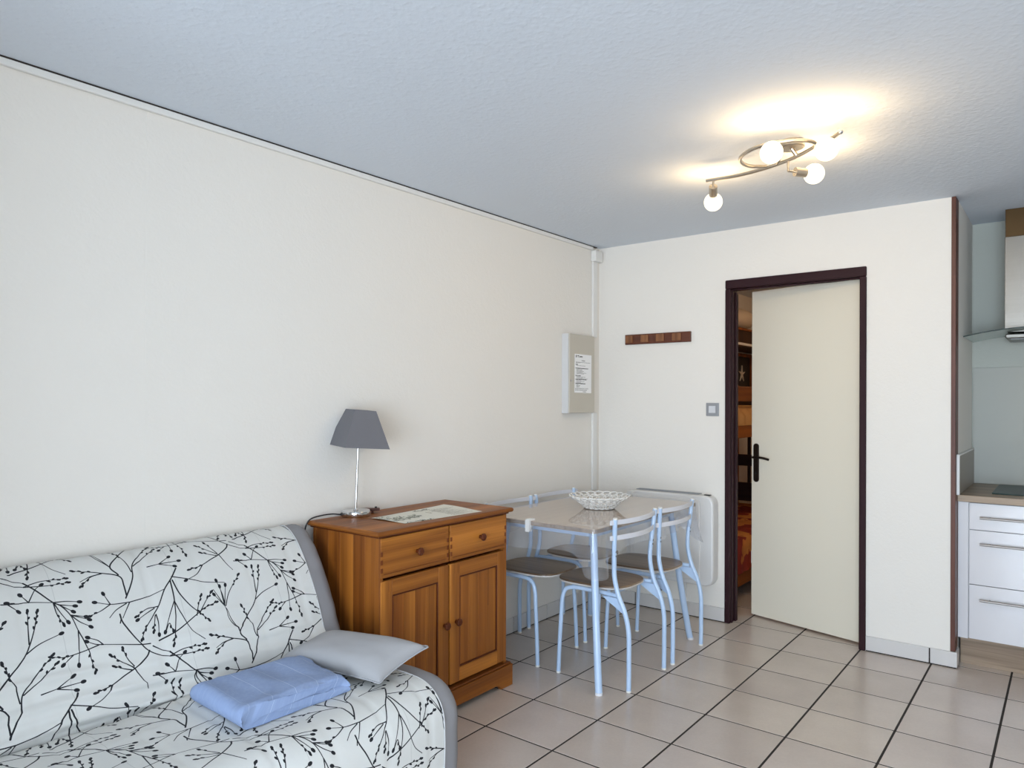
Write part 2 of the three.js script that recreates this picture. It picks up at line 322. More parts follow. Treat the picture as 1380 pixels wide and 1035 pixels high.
// ------------------------------------------------------------------ ceiling lamp with four bulbs
{
  const Y = 2.342, t = thing('ceiling_lamp', 'nickel spiral ceiling lamp with four glowing globe bulbs', 'lamp', [1.66, ROOM_H, 1.33]);
  const w = (x, y, z) => [x, y, z];
  part('arm', [tube([[1.284, Y, 1.210], [1.422, Y, 1.200], [1.556, Y, 1.226], [1.659, Y, 1.271], [1.734, Y, 1.319], [1.786, Y, 1.364], [1.867, Y, 1.425], [1.904, Y, 1.468]], 0.0075, 60, 12)], nickel, t);
  part('ring', [tube([[1.786, Y, 1.364], [1.80, Y, 1.41], [1.779, Y, 1.459], [1.723, Y, 1.493], [1.631, Y, 1.502], [1.566, Y, 1.472], [1.514, Y, 1.413], [1.498, Y, 1.342], [1.512, Y, 1.287], [1.556, Y + 0.004, 1.232]], 0.0075, 70, 12)], nickel, t);
  part('finial', [new THREE.SphereGeometry(0.0095, 14, 10).translate(1.907, Y, 1.471)], chrome, t);
  part('canopy', [lathe([[0, 0], [0.046, 0], [0.05, -0.006], [0.05, -0.026], [0.046, -0.03], [0, -0.03]], 32).translate(1.685, ROOM_H, 1.31)], nickel, t);
  part('stem', [rod([1.685, ROOM_H - 0.03, 1.31], [1.70, Y + 0.004, 1.297], 0.009)], nickel, t);
  part('stem', [rod([1.65, ROOM_H - 0.03, 1.31], [1.61, Y, 1.25], 0.006)], nickel, t);
  const glow = std({ color: lin(0.9, 0.88, 0.8), roughness: 0.4, emissive: lin(1.0, 0.90, 0.64), emissiveIntensity: 1.45 });
  // [where the neck leaves the arm, bulb centre]
  const spots = [[[1.315, Y, 1.207], [1.287, 2.262, 1.138]], [[1.66, Y, 1.272], [1.738, 2.292, 1.187]], [[1.64, Y, 1.50], [1.692, 2.283, 1.575]], [[1.84, Y, 1.404], [1.872, 2.272, 1.520]]];
  spots.forEach(([n, b], i) => {
    const A = V(...n), B = V(...b), drop = A.clone().add(V(0, i === 1 ? -0.045 : -0.022, 0)), dir = B.clone().sub(drop).normalize();
    const h0 = B.clone().addScaledVector(dir, -0.085), h1 = B.clone().addScaledVector(dir, -0.034);
    part('neck', [rod(n, drop.toArray(), 0.0045), rod(drop.toArray(), h0.toArray(), 0.0045)], nickel, t);
    part('socket', [rod(h0.toArray(), h1.toArray(), 0.0185, 0.0185, 20)], nickel, t);
    part('bulb', [new THREE.SphereGeometry(0.041, 28, 20).translate(...b)], glow, t);
    const l = new THREE.PointLight(BULB.color, BULB.power, 0, 2);
    l.name = 'bulb_light'; l.position.set(...b); l.castShadow = true; l.shadow.radius = 2; scene.add(l);
  });
}

// ------------------------------------------------------------------ pine sideboard
{
  const t = thing('sideboard', 'honey pine sideboard with two drawers and two panelled doors against the left wall', 'sideboard', [0.245, 0, 1.985]);
  const zl = 2.384, zr = 1.586, X = 0.45;                      // carcass ends and front
  // moulded top: a slab with a rounded nose over a thinner step
  const slab = (x1, z0, z1, y0, y1, r) => { const s = new THREE.Shape([[0.02, -z1], [x1, -z1], [x1, -z0], [0.02, -z0]].map(([a, b]) => new THREE.Vector2(a, b))); return uvm(new THREE.ExtrudeGeometry(s, { depth: y1 - y0 - 2 * r, bevelEnabled: true, bevelSize: r, bevelThickness: r, bevelOffset: -r, bevelSegments: 4 }).rotateX(-Math.PI / 2).translate(0, y0 + r, 0), 'z'); };
  const top = part('top', [slab(0.470, 1.560, 2.408, 0.825, 0.846, 0.0095)], tones[1], t);
  part('moulding', [slab(0.454, 1.577, 2.391, 0.8175, 0.826, 0.002)], pineDark, top, t);  // darkened to paint in the shadow line under the top
  // sides, each of glued boards, mostly darkened with the shade beside the sofa
  for (const [name, z0, z1] of [['side_panel', zl - 0.02, zl], ['side_panel', zr, zr + 0.02]]) {
    const s = part(name, [box(0.42, 0.448, 0.1, 0.8175, z0, z1, 0.002)], tones[1], t);
    part('side_board', [box(0.03, 0.0496, 0.1, 0.8175, z0, z1, 0.002)], tones[1], s, t);
    const e = z0 > 2 ? 1 : -1;
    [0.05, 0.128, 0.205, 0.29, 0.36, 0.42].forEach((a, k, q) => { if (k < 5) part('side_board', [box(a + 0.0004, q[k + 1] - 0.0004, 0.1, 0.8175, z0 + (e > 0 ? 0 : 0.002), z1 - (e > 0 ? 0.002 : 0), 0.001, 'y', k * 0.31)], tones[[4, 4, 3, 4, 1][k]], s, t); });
  }
  part('carcass', [box(0.03, 0.42, 0.1, 0.118, zr + 0.02, zl - 0.02), box(0.03, 0.04, 0.1, 0.81, zr + 0.02, zl - 0.02), box(0.04, 0.42, 0.646, 0.656, zr + 0.02, zl - 0.02), box(0.40, 0.42, 0.118, 0.81, 1.972, 1.992)], pineDark, t);
  const knob = (name, y, z, p) => part(name, [lathe([[0, 0], [0.0085, 0], [0.008, 0.008], [0.012, 0.013], [0.0165, 0.019], [0.0165, 0.024], [0.012, 0.028], [0, 0.029]], 22).rotateZ(-Math.PI / 2).translate(X + 0.001, y, z)], pineDark, p, t);
  // drawers
  for (const [a, b] of [[1.990, 2.378], [1.592, 1.980]]) {
    const d = part('drawer', [box(X - 0.022, X, 0.658, 0.8145, a, b, 0.003, 'z', a), box(0.08, X - 0.022, 0.67, 0.79, a + 0.02, b - 0.02)], tones[0], t);
    for (const y of [0.68, 0.712, 0.744]) for (const z of [a + 0.006, b - 0.006]) part('dovetail', [box(X - 0.001, X + 0.0006, y, y + 0.018, z - 0.0055, z + 0.0055)], pineEnd, d, t);
    const fr = 0.016; part('bead', [box(X - 0.002, X + 0.002, 0.671, 0.675, a + fr, b - fr, 0.0015, 'z')], tones[4], d, t);
    knob('drawer_knob', 0.737, (a + b) / 2 - 0.003, d);
  }
  // doors: stiles, rails, bevelled lip and panel of four boards
  for (const [a, b, k] of [[1.990, 2.378, 2.018], [1.592, 1.980, 1.944]]) {
    const y0 = 0.12, y1 = 0.645, s = 0.062;
    const d = part('door', [box(X - 0.02, X, y0, y1, a, a + s, 0.003), box(X - 0.02, X, y0, y1, b - s, b, 0.003, 'y', 0.4), box(X - 0.02, X - 0.0005, y1 - s, y1, a + s, b - s, 0.002, 'z'), box(X - 0.02, X - 0.0005, y0, y0 + s, a + s, b - s, 0.002, 'z', 0.3)], tones[0], t);
    const i0 = a + s, i1 = b - s, j0 = y0 + s, j1 = y1 - s, l = 0.007;
    part('moulding', [box(X - 0.012, X - 0.001, j0, j1, i0, i0 + l, 0.003), box(X - 0.012, X - 0.001, j0, j1, i1 - l, i1, 0.003), box(X - 0.012, X - 0.001, j1 - l, j1, i0 + l, i1 - l, 0.003, 'z'), box(X - 0.012, X - 0.001, j0, j0 + l, i0 + l, i1 - l, 0.003, 'z')], pineDark, d, t);
    const n = 4, q = (i1 - i0 - 2 * l) / n;
    for (let m = 0; m < n; m++) part('panel_board', [box(X - 0.016, X - 0.007, j0 + l, j1 - l, i0 + l + m * q + 0.0005, i0 + l + (m + 1) * q - 0.0005, 0.0012, 'y', m * 0.41 + a)], tones[a > 1.9 ? [0, 3, 0, 4][m] : [0, 3, 0, 2][m]], d, t);
    knob('door_knob', 0.389, k, d);
  }
  // plinth with a cut-out foot line
  const sh = new THREE.Shape(); sh.moveTo(-2.405, 0); sh.lineTo(-2.405, 0.10); sh.lineTo(-1.561, 0.10); sh.lineTo(-1.561, 0); sh.lineTo(-1.645, 0); sh.quadraticCurveTo(-1.66, 0.024, -1.69, 0.026); sh.lineTo(-2.28, 0.026); sh.quadraticCurveTo(-2.305, 0.024, -2.32, 0);
  part('plinth', [uvm(new THREE.ExtrudeGeometry(sh, { depth: 0.018, bevelEnabled: true, bevelSize: 0.002, bevelThickness: 0.002, bevelOffset: -0.002, bevelSegments: 1 }).rotateY(Math.PI / 2).translate(0.449, 0, 0), 'z'), box(0.03, 0.449, 0, 0.1, 1.563, 1.585, 0.002, 'x'), box(0.03, 0.449, 0, 0.1, 2.385, 2.403, 0.002, 'x')], tones[1], t);
  part('plinth_moulding', [box(0.05, 0.463, 0.10, 0.110, 1.566, 2.40, 0.005, 'z')], tones[4], t);
}
{
  // table lamp with a square tapered shade
  const t = thing('table_lamp', 'chrome table lamp with a grey square tapered shade on the sideboard', 'lamp', [0.086, 0.846, 2.20]);
  obj('base', lathe([[0, 0], [0.062, 0], [0.063, 0.002], [0.063, 0.023], [0.061, 0.026], [0.012, 0.027], [0.009, 0.034], [0, 0.034]], 40), chrome, t);
  obj('switch', new RoundedBoxGeometry(0.012, 0.012, 0.012, 1, 0.003).translate(-0.02, 0.014, 0.06), black, t);
  obj('pole', rod([0, 0.028, 0], [0.008, 0.315, -0.006], 0.0052), chrome, t);
  const psi = 0.878, r = V(Math.cos(psi), 0, -Math.sin(psi)), f = V(-Math.sin(psi), 0, -Math.cos(psi)), th = 0.41;
  const e1 = r.clone().multiplyScalar(Math.cos(th)).addScaledVector(f, Math.sin(th)), e2 = r.clone().multiplyScalar(-Math.sin(th)).addScaledVector(f, Math.cos(th));
  const shadeMat = std({ color: lin(0.165, 0.16, 0.17), roughness: 0.9, bumpMap: weaveBump, bumpScale: 0.0006 });
  const quads = [], bot = 0.104, top = 0.05, y0 = 0, y1 = 0.162, wall = 0.0025;
  const c = (s, i) => [[-1, -1], [1, -1], [1, 1], [-1, 1]][i].map((v) => v * s);
  const pos = [], uv = [], push = (...q) => { for (const k of [0, 1, 2, 0, 2, 3]) { pos.push(...q[k]); uv.push(q[k][0] + q[k][2], q[k][1]); } };
  const pt = ([a, b], y) => e1.clone().multiplyScalar(a).addScaledVector(e2, b).add(V(0, y, 0)).toArray();
  for (let i = 0; i < 4; i++) {
    const j = (i + 1) % 4, A = pt(c(bot, i), y0), B = pt(c(bot, j), y0), C = pt(c(top, j), y1), D = pt(c(top, i), y1);
    const a = pt(c(bot - wall, i), y0), b = pt(c(bot - wall, j), y0), cc = pt(c(top - wall, j), y1), d = pt(c(top - wall, i), y1);
    push(B, A, D, C); push(a, b, cc, d); push(A, B, b, a); push(C, D, d, cc);
  }
  const g = new THREE.BufferGeometry(); g.setAttribute('position', new THREE.Float32BufferAttribute(pos, 3)); g.setAttribute('uv', new THREE.Float32BufferAttribute(uv, 2)); g.computeVertexNormals();
  const s = obj('shade', g, shadeMat, t); s.position.set(0.007, 0.306, -0.006);
  s.quaternion.setFromAxisAngle(f, 0.075);
  obj('bulb_holder', [rod([0.008, 0.315, -0.006], [0.008, 0.36, -0.006], 0.014), rod([0.008, 0.36, -0.006], [0.008, 0.40, -0.006], 0.02, 0.012)], plastic, t);
  obj('shade_ring', [rod([0.008 - 0.05, 0.462, -0.006], [0.008 + 0.05, 0.462, -0.006], 0.0015), rod([0.008, 0.40, -0.006], [0.008, 0.462, -0.006], 0.0015)], chrome, t);
  obj('cord', tube([[-0.02, 0.012, 0.064], [-0.03, 0.018, 0.10], [-0.045, 0.016, 0.15], [-0.052, 0.004, 0.205], [-0.053, -0.03, 0.226], [-0.05, -0.12, 0.228], [-0.05, -0.3, 0.224]], 0.003, 50, 8), black, t);
}
{
  // printed paper sheet: a flat print of grey photographs and small text
  const c = document.createElement('canvas'); c.width = 1024; c.height = 512; const g = c.getContext('2d');
  g.fillStyle = '#e9e7da'; g.fillRect(0, 0, 1024, 512); seed(31);
  const blob = (x, y, w, h, n, col) => { for (let k = 0; k < n; k++) { g.fillStyle = col[Math.floor(rnd() * col.length)]; g.beginPath(); g.ellipse(x + rnd() * w, y + rnd() * h, 8 + rnd() * w * 0.12, 3 + rnd() * h * 0.08, rnd() * 3, 0, 7); g.fill(); } };
  blob(40, 150, 380, 190, 70, ['#8d8f80', '#a9ab9a', '#6f7266', '#c4c5b4']); blob(120, 250, 260, 60, 40, ['#7c7f72', '#8a8c7e', '#9d9f90']);
  blob(30, 20, 120, 90, 26, ['#85877a', '#a4a698']); blob(520, 30, 200, 60, 30, ['#77756a', '#98988a', '#b2b2a4']); blob(560, 170, 200, 90, 18, ['#c1b9a4', '#b9b8a6', '#cfcfbe']);
  blob(40, 470, 330, 25, 30, ['#55564e', '#7a7b70']);
  g.fillStyle = '#6d6e62'; for (let k = 0; k < 46; k++) g.fillRect(640 + rnd() * 40, 110 + k * 8, 120 + rnd() * 200, 2);
  const map = new THREE.CanvasTexture(c); map.colorSpace = THREE.SRGBColorSpace;
  const q = [[0.195, 2.206], [0.402, 2.204], [0.438, 1.752], [0.156, 1.712]].map(([x, z]) => V(x, 0.8468, z));
  const N = 16, pos = [], uv = [], idx = [];
  for (let l = 0; l < 2; l++) for (let j = 0; j <= N; j++) for (let i = 0; i <= N; i++) {
    const u = i / N, v = j / N, a = q[0].clone().lerp(q[3], u), b = q[1].clone().lerp(q[2], u), p = a.lerp(b, v);
    pos.push(p.x, p.y + l * 0.0006 + 0.0035 * Math.pow(Math.abs(u - 0.5) * 2, 6) * (0.5 + 0.5 * Math.sin(v * 5)), p.z); uv.push(u, 1 - v);
  }
  const M = (N + 1) * (N + 1);
  for (let l = 0; l < 2; l++) for (let j = 0; j < N; j++) for (let i = 0; i < N; i++) { const a = l * M + j * (N + 1) + i, b = a + 1, d = a + N + 1, e = d + 1; l ? idx.push(a, b, d, b, e, d) : idx.push(a, d, b, b, d, e); }
  const geo = new THREE.BufferGeometry(); geo.setAttribute('position', new THREE.Float32BufferAttribute(pos, 3)); geo.setAttribute('uv', new THREE.Float32BufferAttribute(uv, 2)); geo.setIndex(idx); geo.computeVertexNormals();
  tag(obj('paper_sheet', geo, std({ map, roughness: 0.75 })), 'large printed paper sheet lying on the sideboard top', 'paper');
}
{
  const t = thing('wooden_tray', 'small flat brown wooden tray behind the lamp base on the sideboard', 'tray', [0.056, 0.846, 2.118], 2.45);
  obj('board', uvm(new RoundedBoxGeometry(0.03, 0.012, 0.125, 1, 0.003).translate(0, 0.016, 0), 'z'), redwood, t);
  for (const z of [0.03, -0.03]) obj('foot', new RoundedBoxGeometry(0.022, 0.010, 0.01, 1, 0.002).translate(0, 0.005, z), redwood, t);
  obj('stud', rod([0, 0.022, 0.045], [0, 0.028, 0.045], 0.005), black, t);
}

// ------------------------------------------------------------------ dining table
const TX0 = 0.157, TX1 = 0.857, TZ0 = 0.33, TZ1 = 1.447, TY = 0.768;
const woodTop = phys({ map: beechTex, roughness: 0.35, clearcoat: 0.3 });
const roundRect = (x0, x1, z0, z1, r) => { const s = new THREE.Shape(); s.moveTo(x0 + r, z0); s.lineTo(x1 - r, z0); s.quadraticCurveTo(x1, z0, x1, z0 + r); s.lineTo(x1, z1 - r); s.quadraticCurveTo(x1, z1, x1 - r, z1); s.lineTo(x0 + r, z1); s.quadraticCurveTo(x0, z1, x0, z1 - r); s.lineTo(x0, z0 + r); s.quadraticCurveTo(x0, z0, x0 + r, z0); return s; };
{
  const t = thing('dining_table', 'rectangular dining table with a pale wood top and white metal legs tinted with blue daylight', 'table', [0.507, 0, 0.889]);
  const top = new THREE.ExtrudeGeometry(roundRect(TX0, TX1, -TZ1, -TZ0, 0.025), { depth: 0.018, bevelEnabled: true, bevelSize: 0.002, bevelThickness: 0.002, bevelOffset: -0.002, bevelSegments: 1, curveSegments: 6 }).rotateX(-Math.PI / 2).translate(0, TY - 0.02, 0);
  const tt = part('tabletop', [uvm(top, 'z')], woodTop, t);
  part('edge_band', [uvm(new THREE.ExtrudeGeometry((() => { const s = roundRect(TX0 - 0.0012, TX1 + 0.0012, -TZ1 - 0.0012, -TZ0 + 0.0012, 0.025); s.holes.push(new THREE.Path(roundRect(TX0 + 0.001, TX1 - 0.001, -TZ1 + 0.001, -TZ0 - 0.001, 0.025).getPoints(6))); return s; })(), { depth: 0.017, bevelEnabled: false, curveSegments: 6 }).rotateX(-Math.PI / 2).translate(0, TY - 0.0195, 0), 'y')], phys({ map: oakTex, roughness: 0.5 }), tt, t);
  const tops = { l: 0.255, r: 0.775, n: 1.33, f: 0.50 };
  for (const [a, b, c, d] of [[tops.r, tops.n, 0.856, 1.411], [tops.r, tops.f, 0.862, 0.42], [tops.l, tops.n, 0.178, 1.411], [tops.l, tops.f, 0.178, 0.39]]) {
    const bend = (k, pow) => a + (c - a) * k, L = [];
    for (let i = 0; i <= 8; i++) { const k = i / 8, e = k * 0.75 + 0.25 * k * k; L.push(V(a + (c - a) * e, TY - 0.022 - (TY - 0.022) * k, b + (d - b) * e)); }
    const g = new THREE.TubeGeometry(new THREE.CatmullRomCurve3(L), 24, 0.0175, 14, false), p = g.attributes.position;
    for (let i = 0; i < p.count; i++) p.setY(i, Math.max(0.004, Math.min(TY - 0.021, p.getY(i))));
    const leg = part('leg', [g], daylitMetal, t);
    part('foot_cap', [rod([c, 0, d], [c, 0.012, d], 0.0185)], whiteMetal, leg, t);
    part('bolt', [rod([a + (c > 0.5 ? 0.012 : -0.012), TY - 0.04, b + (d > 0.9 ? 0.012 : -0.012)], [a + (c > 0.5 ? 0.014 : -0.014), TY - 0.04, b + (d > 0.9 ? 0.02 : -0.02)], 0.004)], screwMat, leg, t);
  }
  const h0 = TY - 0.062, h1 = TY - 0.0205;
  part('apron', [box(tops.l + 0.018, tops.r - 0.018, h0, h1, tops.n - 0.009, tops.n + 0.009, 0.003)], daylitMetal, t);
  part('apron', [box(tops.l + 0.018, tops.r - 0.018, h0, h1, tops.f - 0.009, tops.f + 0.009, 0.003)], daylitMetal, t);
  part('apron', [box(tops.l - 0.009, tops.l + 0.009, h0, h1, tops.f + 0.018, tops.n - 0.018, 0.003)], daylitMetal, t);
  part('apron', [box(tops.r - 0.009, tops.r + 0.009, h0, h1, tops.f + 0.018, tops.n - 0.018, 0.003)], daylitMetal, t);
}
{
  // clear plastic cloth: flat on the top, hanging in waves round the edge, longest at the corners
  const per = [], r = 0.03, sx0 = TX0 - 0.004, sx1 = TX1 + 0.004, sz0 = TZ0 - 0.004, sz1 = TZ1 + 0.004;
  const side = (ax, az, bx, bz, nx, nz, n) => { for (let i = 0; i < n; i++) { const k = i / n; per.push({ x: ax + (bx - ax) * k, z: az + (bz - az) * k, nx, nz, c: 0 }); } };
  const corner = (cx, cz, a0) => { for (let i = 0; i < 10; i++) { const a = a0 + i / 10 * Math.PI / 2; per.push({ x: cx + r * Math.cos(a), z: cz + r * Math.sin(a), nx: Math.cos(a), nz: Math.sin(a), c: Math.sin(i / 10 * Math.PI) }); } };
  side(sx0 + r, sz0, sx1 - r, sz0, 0, -1, 60); corner(sx1 - r, sz0 + r, -Math.PI / 2);
  side(sx1, sz0 + r, sx1, sz1 - r, 1, 0, 90); corner(sx1 - r, sz1 - r, 0);
  side(sx1 - r, sz1, sx0 + r, sz1, 0, 1, 60); corner(sx0 + r, sz1 - r, Math.PI / 2);
  side(sx0, sz1 - r, sx0, sz0 + r, -1, 0, 90); corner(sx0 + r, sz0 + r, Math.PI);
  const n = per.length, R = 16, pos = [], uv = [], idx = [];
  const cum = []; let s = 0; per.forEach((p, i) => { const q = per[(i + n - 1) % n]; if (i) s += Math.hypot(p.x - q.x, p.z - q.z); cum.push(s); });
  const total = s;
  // distance to the nearest corner of the table, for the longer corner flaps
  const near = (p) => Math.min(...[[sx0, sz0], [sx0, sz1], [sx1, sz0], [sx1, sz1]].map(([a, b]) => Math.hypot(p.x - a, p.z - b)));
  for (let j = 0; j <= R; j++) for (let i = 0; i <= n; i++) {
    const p = per[i % n], k = j / R, c = cum[i % n] / total, d = near(p);
    const flap = Math.exp(-d * d / 0.006), drop = 0.125 + 0.10 * flap + 0.012 * Math.sin(c * Math.PI * 14);
    const wave = (noise(c, 0.3, 40, 1, 7) - 0.5) * 0.034 + 0.008 * Math.sin(c * Math.PI * 2 * 23);
    const tip = 0.05 * flap;
    const out = p.x < sx0 + 0.05 ? 0.004 * k : k * k * (0.012 + wave + tip * 0.7) + 0.001;
    pos.push(p.x + p.nx * out, TY + 0.0018 - k * drop, p.z + p.nz * out); uv.push(c * 3.6, k * 0.15);
  }
  for (let j = 0; j < R; j++) for (let i = 0; i < n; i++) { const a = j * (n + 1) + i, b = a + 1, d = a + n + 1, e = d + 1; idx.push(a, b, d, b, e, d); }
  const skirt = new THREE.BufferGeometry(); skirt.setAttribute('position', new THREE.Float32BufferAttribute(pos, 3)); skirt.setAttribute('uv', new THREE.Float32BufferAttribute(uv, 2)); skirt.setIndex(idx); skirt.computeVertexNormals();
  const flat = new THREE.ShapeGeometry(new THREE.Shape(per.map((p) => new THREE.Vector2(p.x, -p.z)))).rotateX(-Math.PI / 2).translate(0, TY + 0.0018, 0);
  const clear = phys({ color: lin(0.95, 0.955, 0.975), transmission: 0.96, thickness: 0, roughness: 0.04, ior: 1.42, side: THREE.DoubleSide });
  const t = thing('tablecloth', 'clear plastic tablecloth draped over the dining table', 'tablecloth', [0.507, TY, 0.889]);
  const hazy = clear.clone(); hazy.transmission = 0.89; hazy.color = lin(0.91, 0.925, 0.96); hazy.roughness = 0.06;
  for (const [n, g, m] of [['top_sheet', flat, clear], ['skirt', skirt, hazy]]) obj(n, g.translate(-0.507, -TY, -0.889), m, t);
}
{
  const clip = (name, label, x, z, turn) => {
    const t = thing(name, label, 'clip', [x, TY, z], turn, 'tablecloth clips');
    obj('jaw', uvm(extrude([[-0.035, 0.0035], [0.012, 0.0035], [0.012, -0.052], [-0.012, -0.052], [-0.012, -0.047], [-0.006, -0.036], [-0.02, -0.03], [-0.022, -0.0335], [-0.006, -0.041], [0.0, -0.047], [0.006, -0.047], [0.006, 0.0085], [-0.035, 0.0085]].map(([a, b]) => [a, b]), 0.024, 0.001).rotateY(-Math.PI / 2).translate(0.012, 0, 0.004)), plastic, t);
  };
  clip('tablecloth_clip', 'white plastic clip on the near edge of the dining table beside the sideboard', 0.478, TZ1, 0);
  clip('tablecloth_clip', 'white plastic clip on the far edge of the dining table by the radiator', 0.42, TZ0, Math.PI);
}
{
  // open bowl of interlaced rings
  const t = thing('fruit_bowl', 'white openwork bowl of looped rings standing on the dining table', 'bowl', [0.540, TY + 0.004, 0.885]);
  const m = phys({ color: lin(0.86, 0.85, 0.82), roughness: 0.25, clearcoat: 0.5 });
  const ring = (R, y, n, rr, tilt, tw) => { const g = []; for (let i = 0; i < n; i++) { const a = i / n * Math.PI * 2 + tw; const q = new THREE.TorusGeometry(rr, 0.004, 6, 18); q.scale(1.12, 1, 1); q.rotateX(-Math.PI / 2 + tilt); q.translate(0, y, R); q.rotateY(a); g.push(q); } return g; };
  obj('base_ring', [new THREE.TorusGeometry(0.078, 0.004, 8, 48).rotateX(Math.PI / 2).translate(0, 0.004, 0)], m, t);
  obj('woven_base', [...ring(0.05, 0.004, 10, 0.022, 0, 0.2), ...ring(0.018, 0.004, 4, 0.018, 0, 0)], m, t);
  obj('lower_loops', ring(0.095, 0.020, 18, 0.0225, -0.85, 0), m, t);
  obj('middle_loops', ring(0.120, 0.040, 20, 0.0235, -0.75, 0.15), m, t);
  obj('rim_loops', ring(0.145, 0.057, 22, 0.023, -0.55, 0), m, t);
}

// ------------------------------------------------------------------ four dining chairs
{
  const S = Math.sign;
  function makeChair(label) {
    const t = thing('dining_chair', label, 'chair', [0, 0, 0]);
    const postXY = [[-0.205, 0.004], [-0.206, 0.15], [-0.203, 0.285], [-0.182, 0.37], [-0.148, 0.445], [-0.128, 0.525], [-0.126, 0.585], [-0.133, 0.69], [-0.143, 0.803]], flare = (y) => 0.183 + 0.021 * Math.max(0, (y - 0.585) / 0.218);
    for (const s of [-1, 1]) {
      const p = obj('back_post', tube(postXY.map(([x, y]) => [x, y, s * flare(y)]), 0.0115, 60, 12), daylitMetal, t);
      obj('cap', rod([-0.1432, 0.801, s * 0.204], [-0.144, 0.807, s * 0.2045], 0.0118, 0.0105), plastic, p);
      obj('foot_cap', rod([-0.205, 0, s * 0.183], [-0.205, 0.008, s * 0.183], 0.0125), plastic, p);
      for (const y of [0.645, 0.625]) obj('screw', rod([-0.129 - 0.008, y, s * flare(y)], [-0.129 - 0.0125, y, s * flare(y)], 0.0045), screwMat, p);
      const l = obj('front_leg', tube([[0.19, 0.004, s * 0.183], [0.184, 0.15, s * 0.182], [0.175, 0.30, s * 0.180], [0.168, 0.385, s * 0.178], [0.150, 0.423, s * 0.176], [0.115, 0.436, s * 0.172], [0.02, 0.4375, s * 0.168], [-0.09, 0.437, s * 0.170], [-0.140, 0.436, s * 0.176]], 0.0105, 70, 12), daylitMetal, t);
      obj('foot_cap', rod([0.19, 0, s * 0.183], [0.19, 0.008, s * 0.183], 0.012), plastic, l);
      const b = extrude([[-0.155, 0.425], [-0.06, 0.425], [-0.075, 0.412], [-0.19, 0.345]], 0.006, 0.001).translate(0, 0, s * 0.176 - 0.003);
      obj('bracket', uvm(b), daylitMetal, t);
    }
    for (const x of [-0.10, 0.11]) obj('cross_bar', rod([x, 0.437, -0.168], [x, 0.437, 0.168], 0.008), daylitMetal, t);
    const sh = new THREE.Shape(), N = 48;
    for (let i = 0; i < N; i++) { const a = i / N * Math.PI * 2, c = Math.cos(a), s = Math.sin(a), e = 2 / 3.4; const x = 0.050 + 0.196 * S(c) * Math.pow(Math.abs(c), e), z = (0.166 + 0.012 * c) * S(s) * Math.pow(Math.abs(s), e); i ? sh.lineTo(x, z) : sh.moveTo(x, z); }
    const seat = obj('seat', uvm(new THREE.ExtrudeGeometry(sh, { depth: 0.005, bevelEnabled: true, bevelSize: 0.004, bevelThickness: 0.003, bevelOffset: -0.004, bevelSegments: 2 }).rotateX(-Math.PI / 2).translate(0, 0.4575, 0), 'x'), phys({ map: seatTex, roughness: 0.4, clearcoat: 0.25 }), t);
    obj('seat_edge', uvm(new THREE.ExtrudeGeometry(sh, { depth: 0.006, bevelEnabled: true, bevelSize: 0.001, bevelThickness: 0.001, bevelOffset: -0.001, bevelSegments: 1 }).rotateX(-Math.PI / 2).translate(0, 0.4495, 0)), std({ color: lin(0.62, 0.58, 0.54), roughness: 0.5 }), seat);
    const rail = (y) => { const a = -0.126 - (y - 0.585) * 0.078, half = flare(y) + 0.027; const pos = []; for (let i = 0; i <= 18; i++) { const k = i / 18 * 2 - 1; pos.push([a + 0.012 - 0.044 * (1 - k * k), k * half]); } const outer = pos.map(([x, z]) => [x - 0.007, z]).reverse(); return uvm(extrude([...pos, ...outer].map(([x, z]) => [x, -z]), 0.023, 0.0015).rotateX(-Math.PI / 2).translate(0, y - 0.0115, 0), 'z'); };
    obj('back_rail', rail(0.786), whiteMetal, t);
    obj('back_rail', rail(0.712), whiteMetal, t);
    return t;
  }
  const c0 = makeChair('daylight-tinted white metal chair with its back to the viewer, nearest to the viewer at the table');
  const put = (o, x, z, turn, label) => { o.position.set(x, 0, z); o.rotation.set(0, turn, 0); o.userData.label = label; o.userData.group = 'dining chairs round the table'; };
  const copy = (...a) => { const c = c0.clone(); c.name = numbered('dining_chair'); scene.add(c); put(c, ...a); };
  put(c0, 0.745, 1.117, Math.PI, 'daylight-tinted white dining chair just behind the table leg nearest the viewer');
  copy(0.748, 0.664, Math.PI + 0.01, 'daylight-tinted white dining chair in front of the radiator, closest to the door');
  copy(0.237, 1.118, 0, 'daylight-tinted white dining chair against the left wall, partly hidden by the sideboard');
  copy(0.232, 0.655, 0, 'daylight-tinted white dining chair against the left wall, nearest the room corner');
}

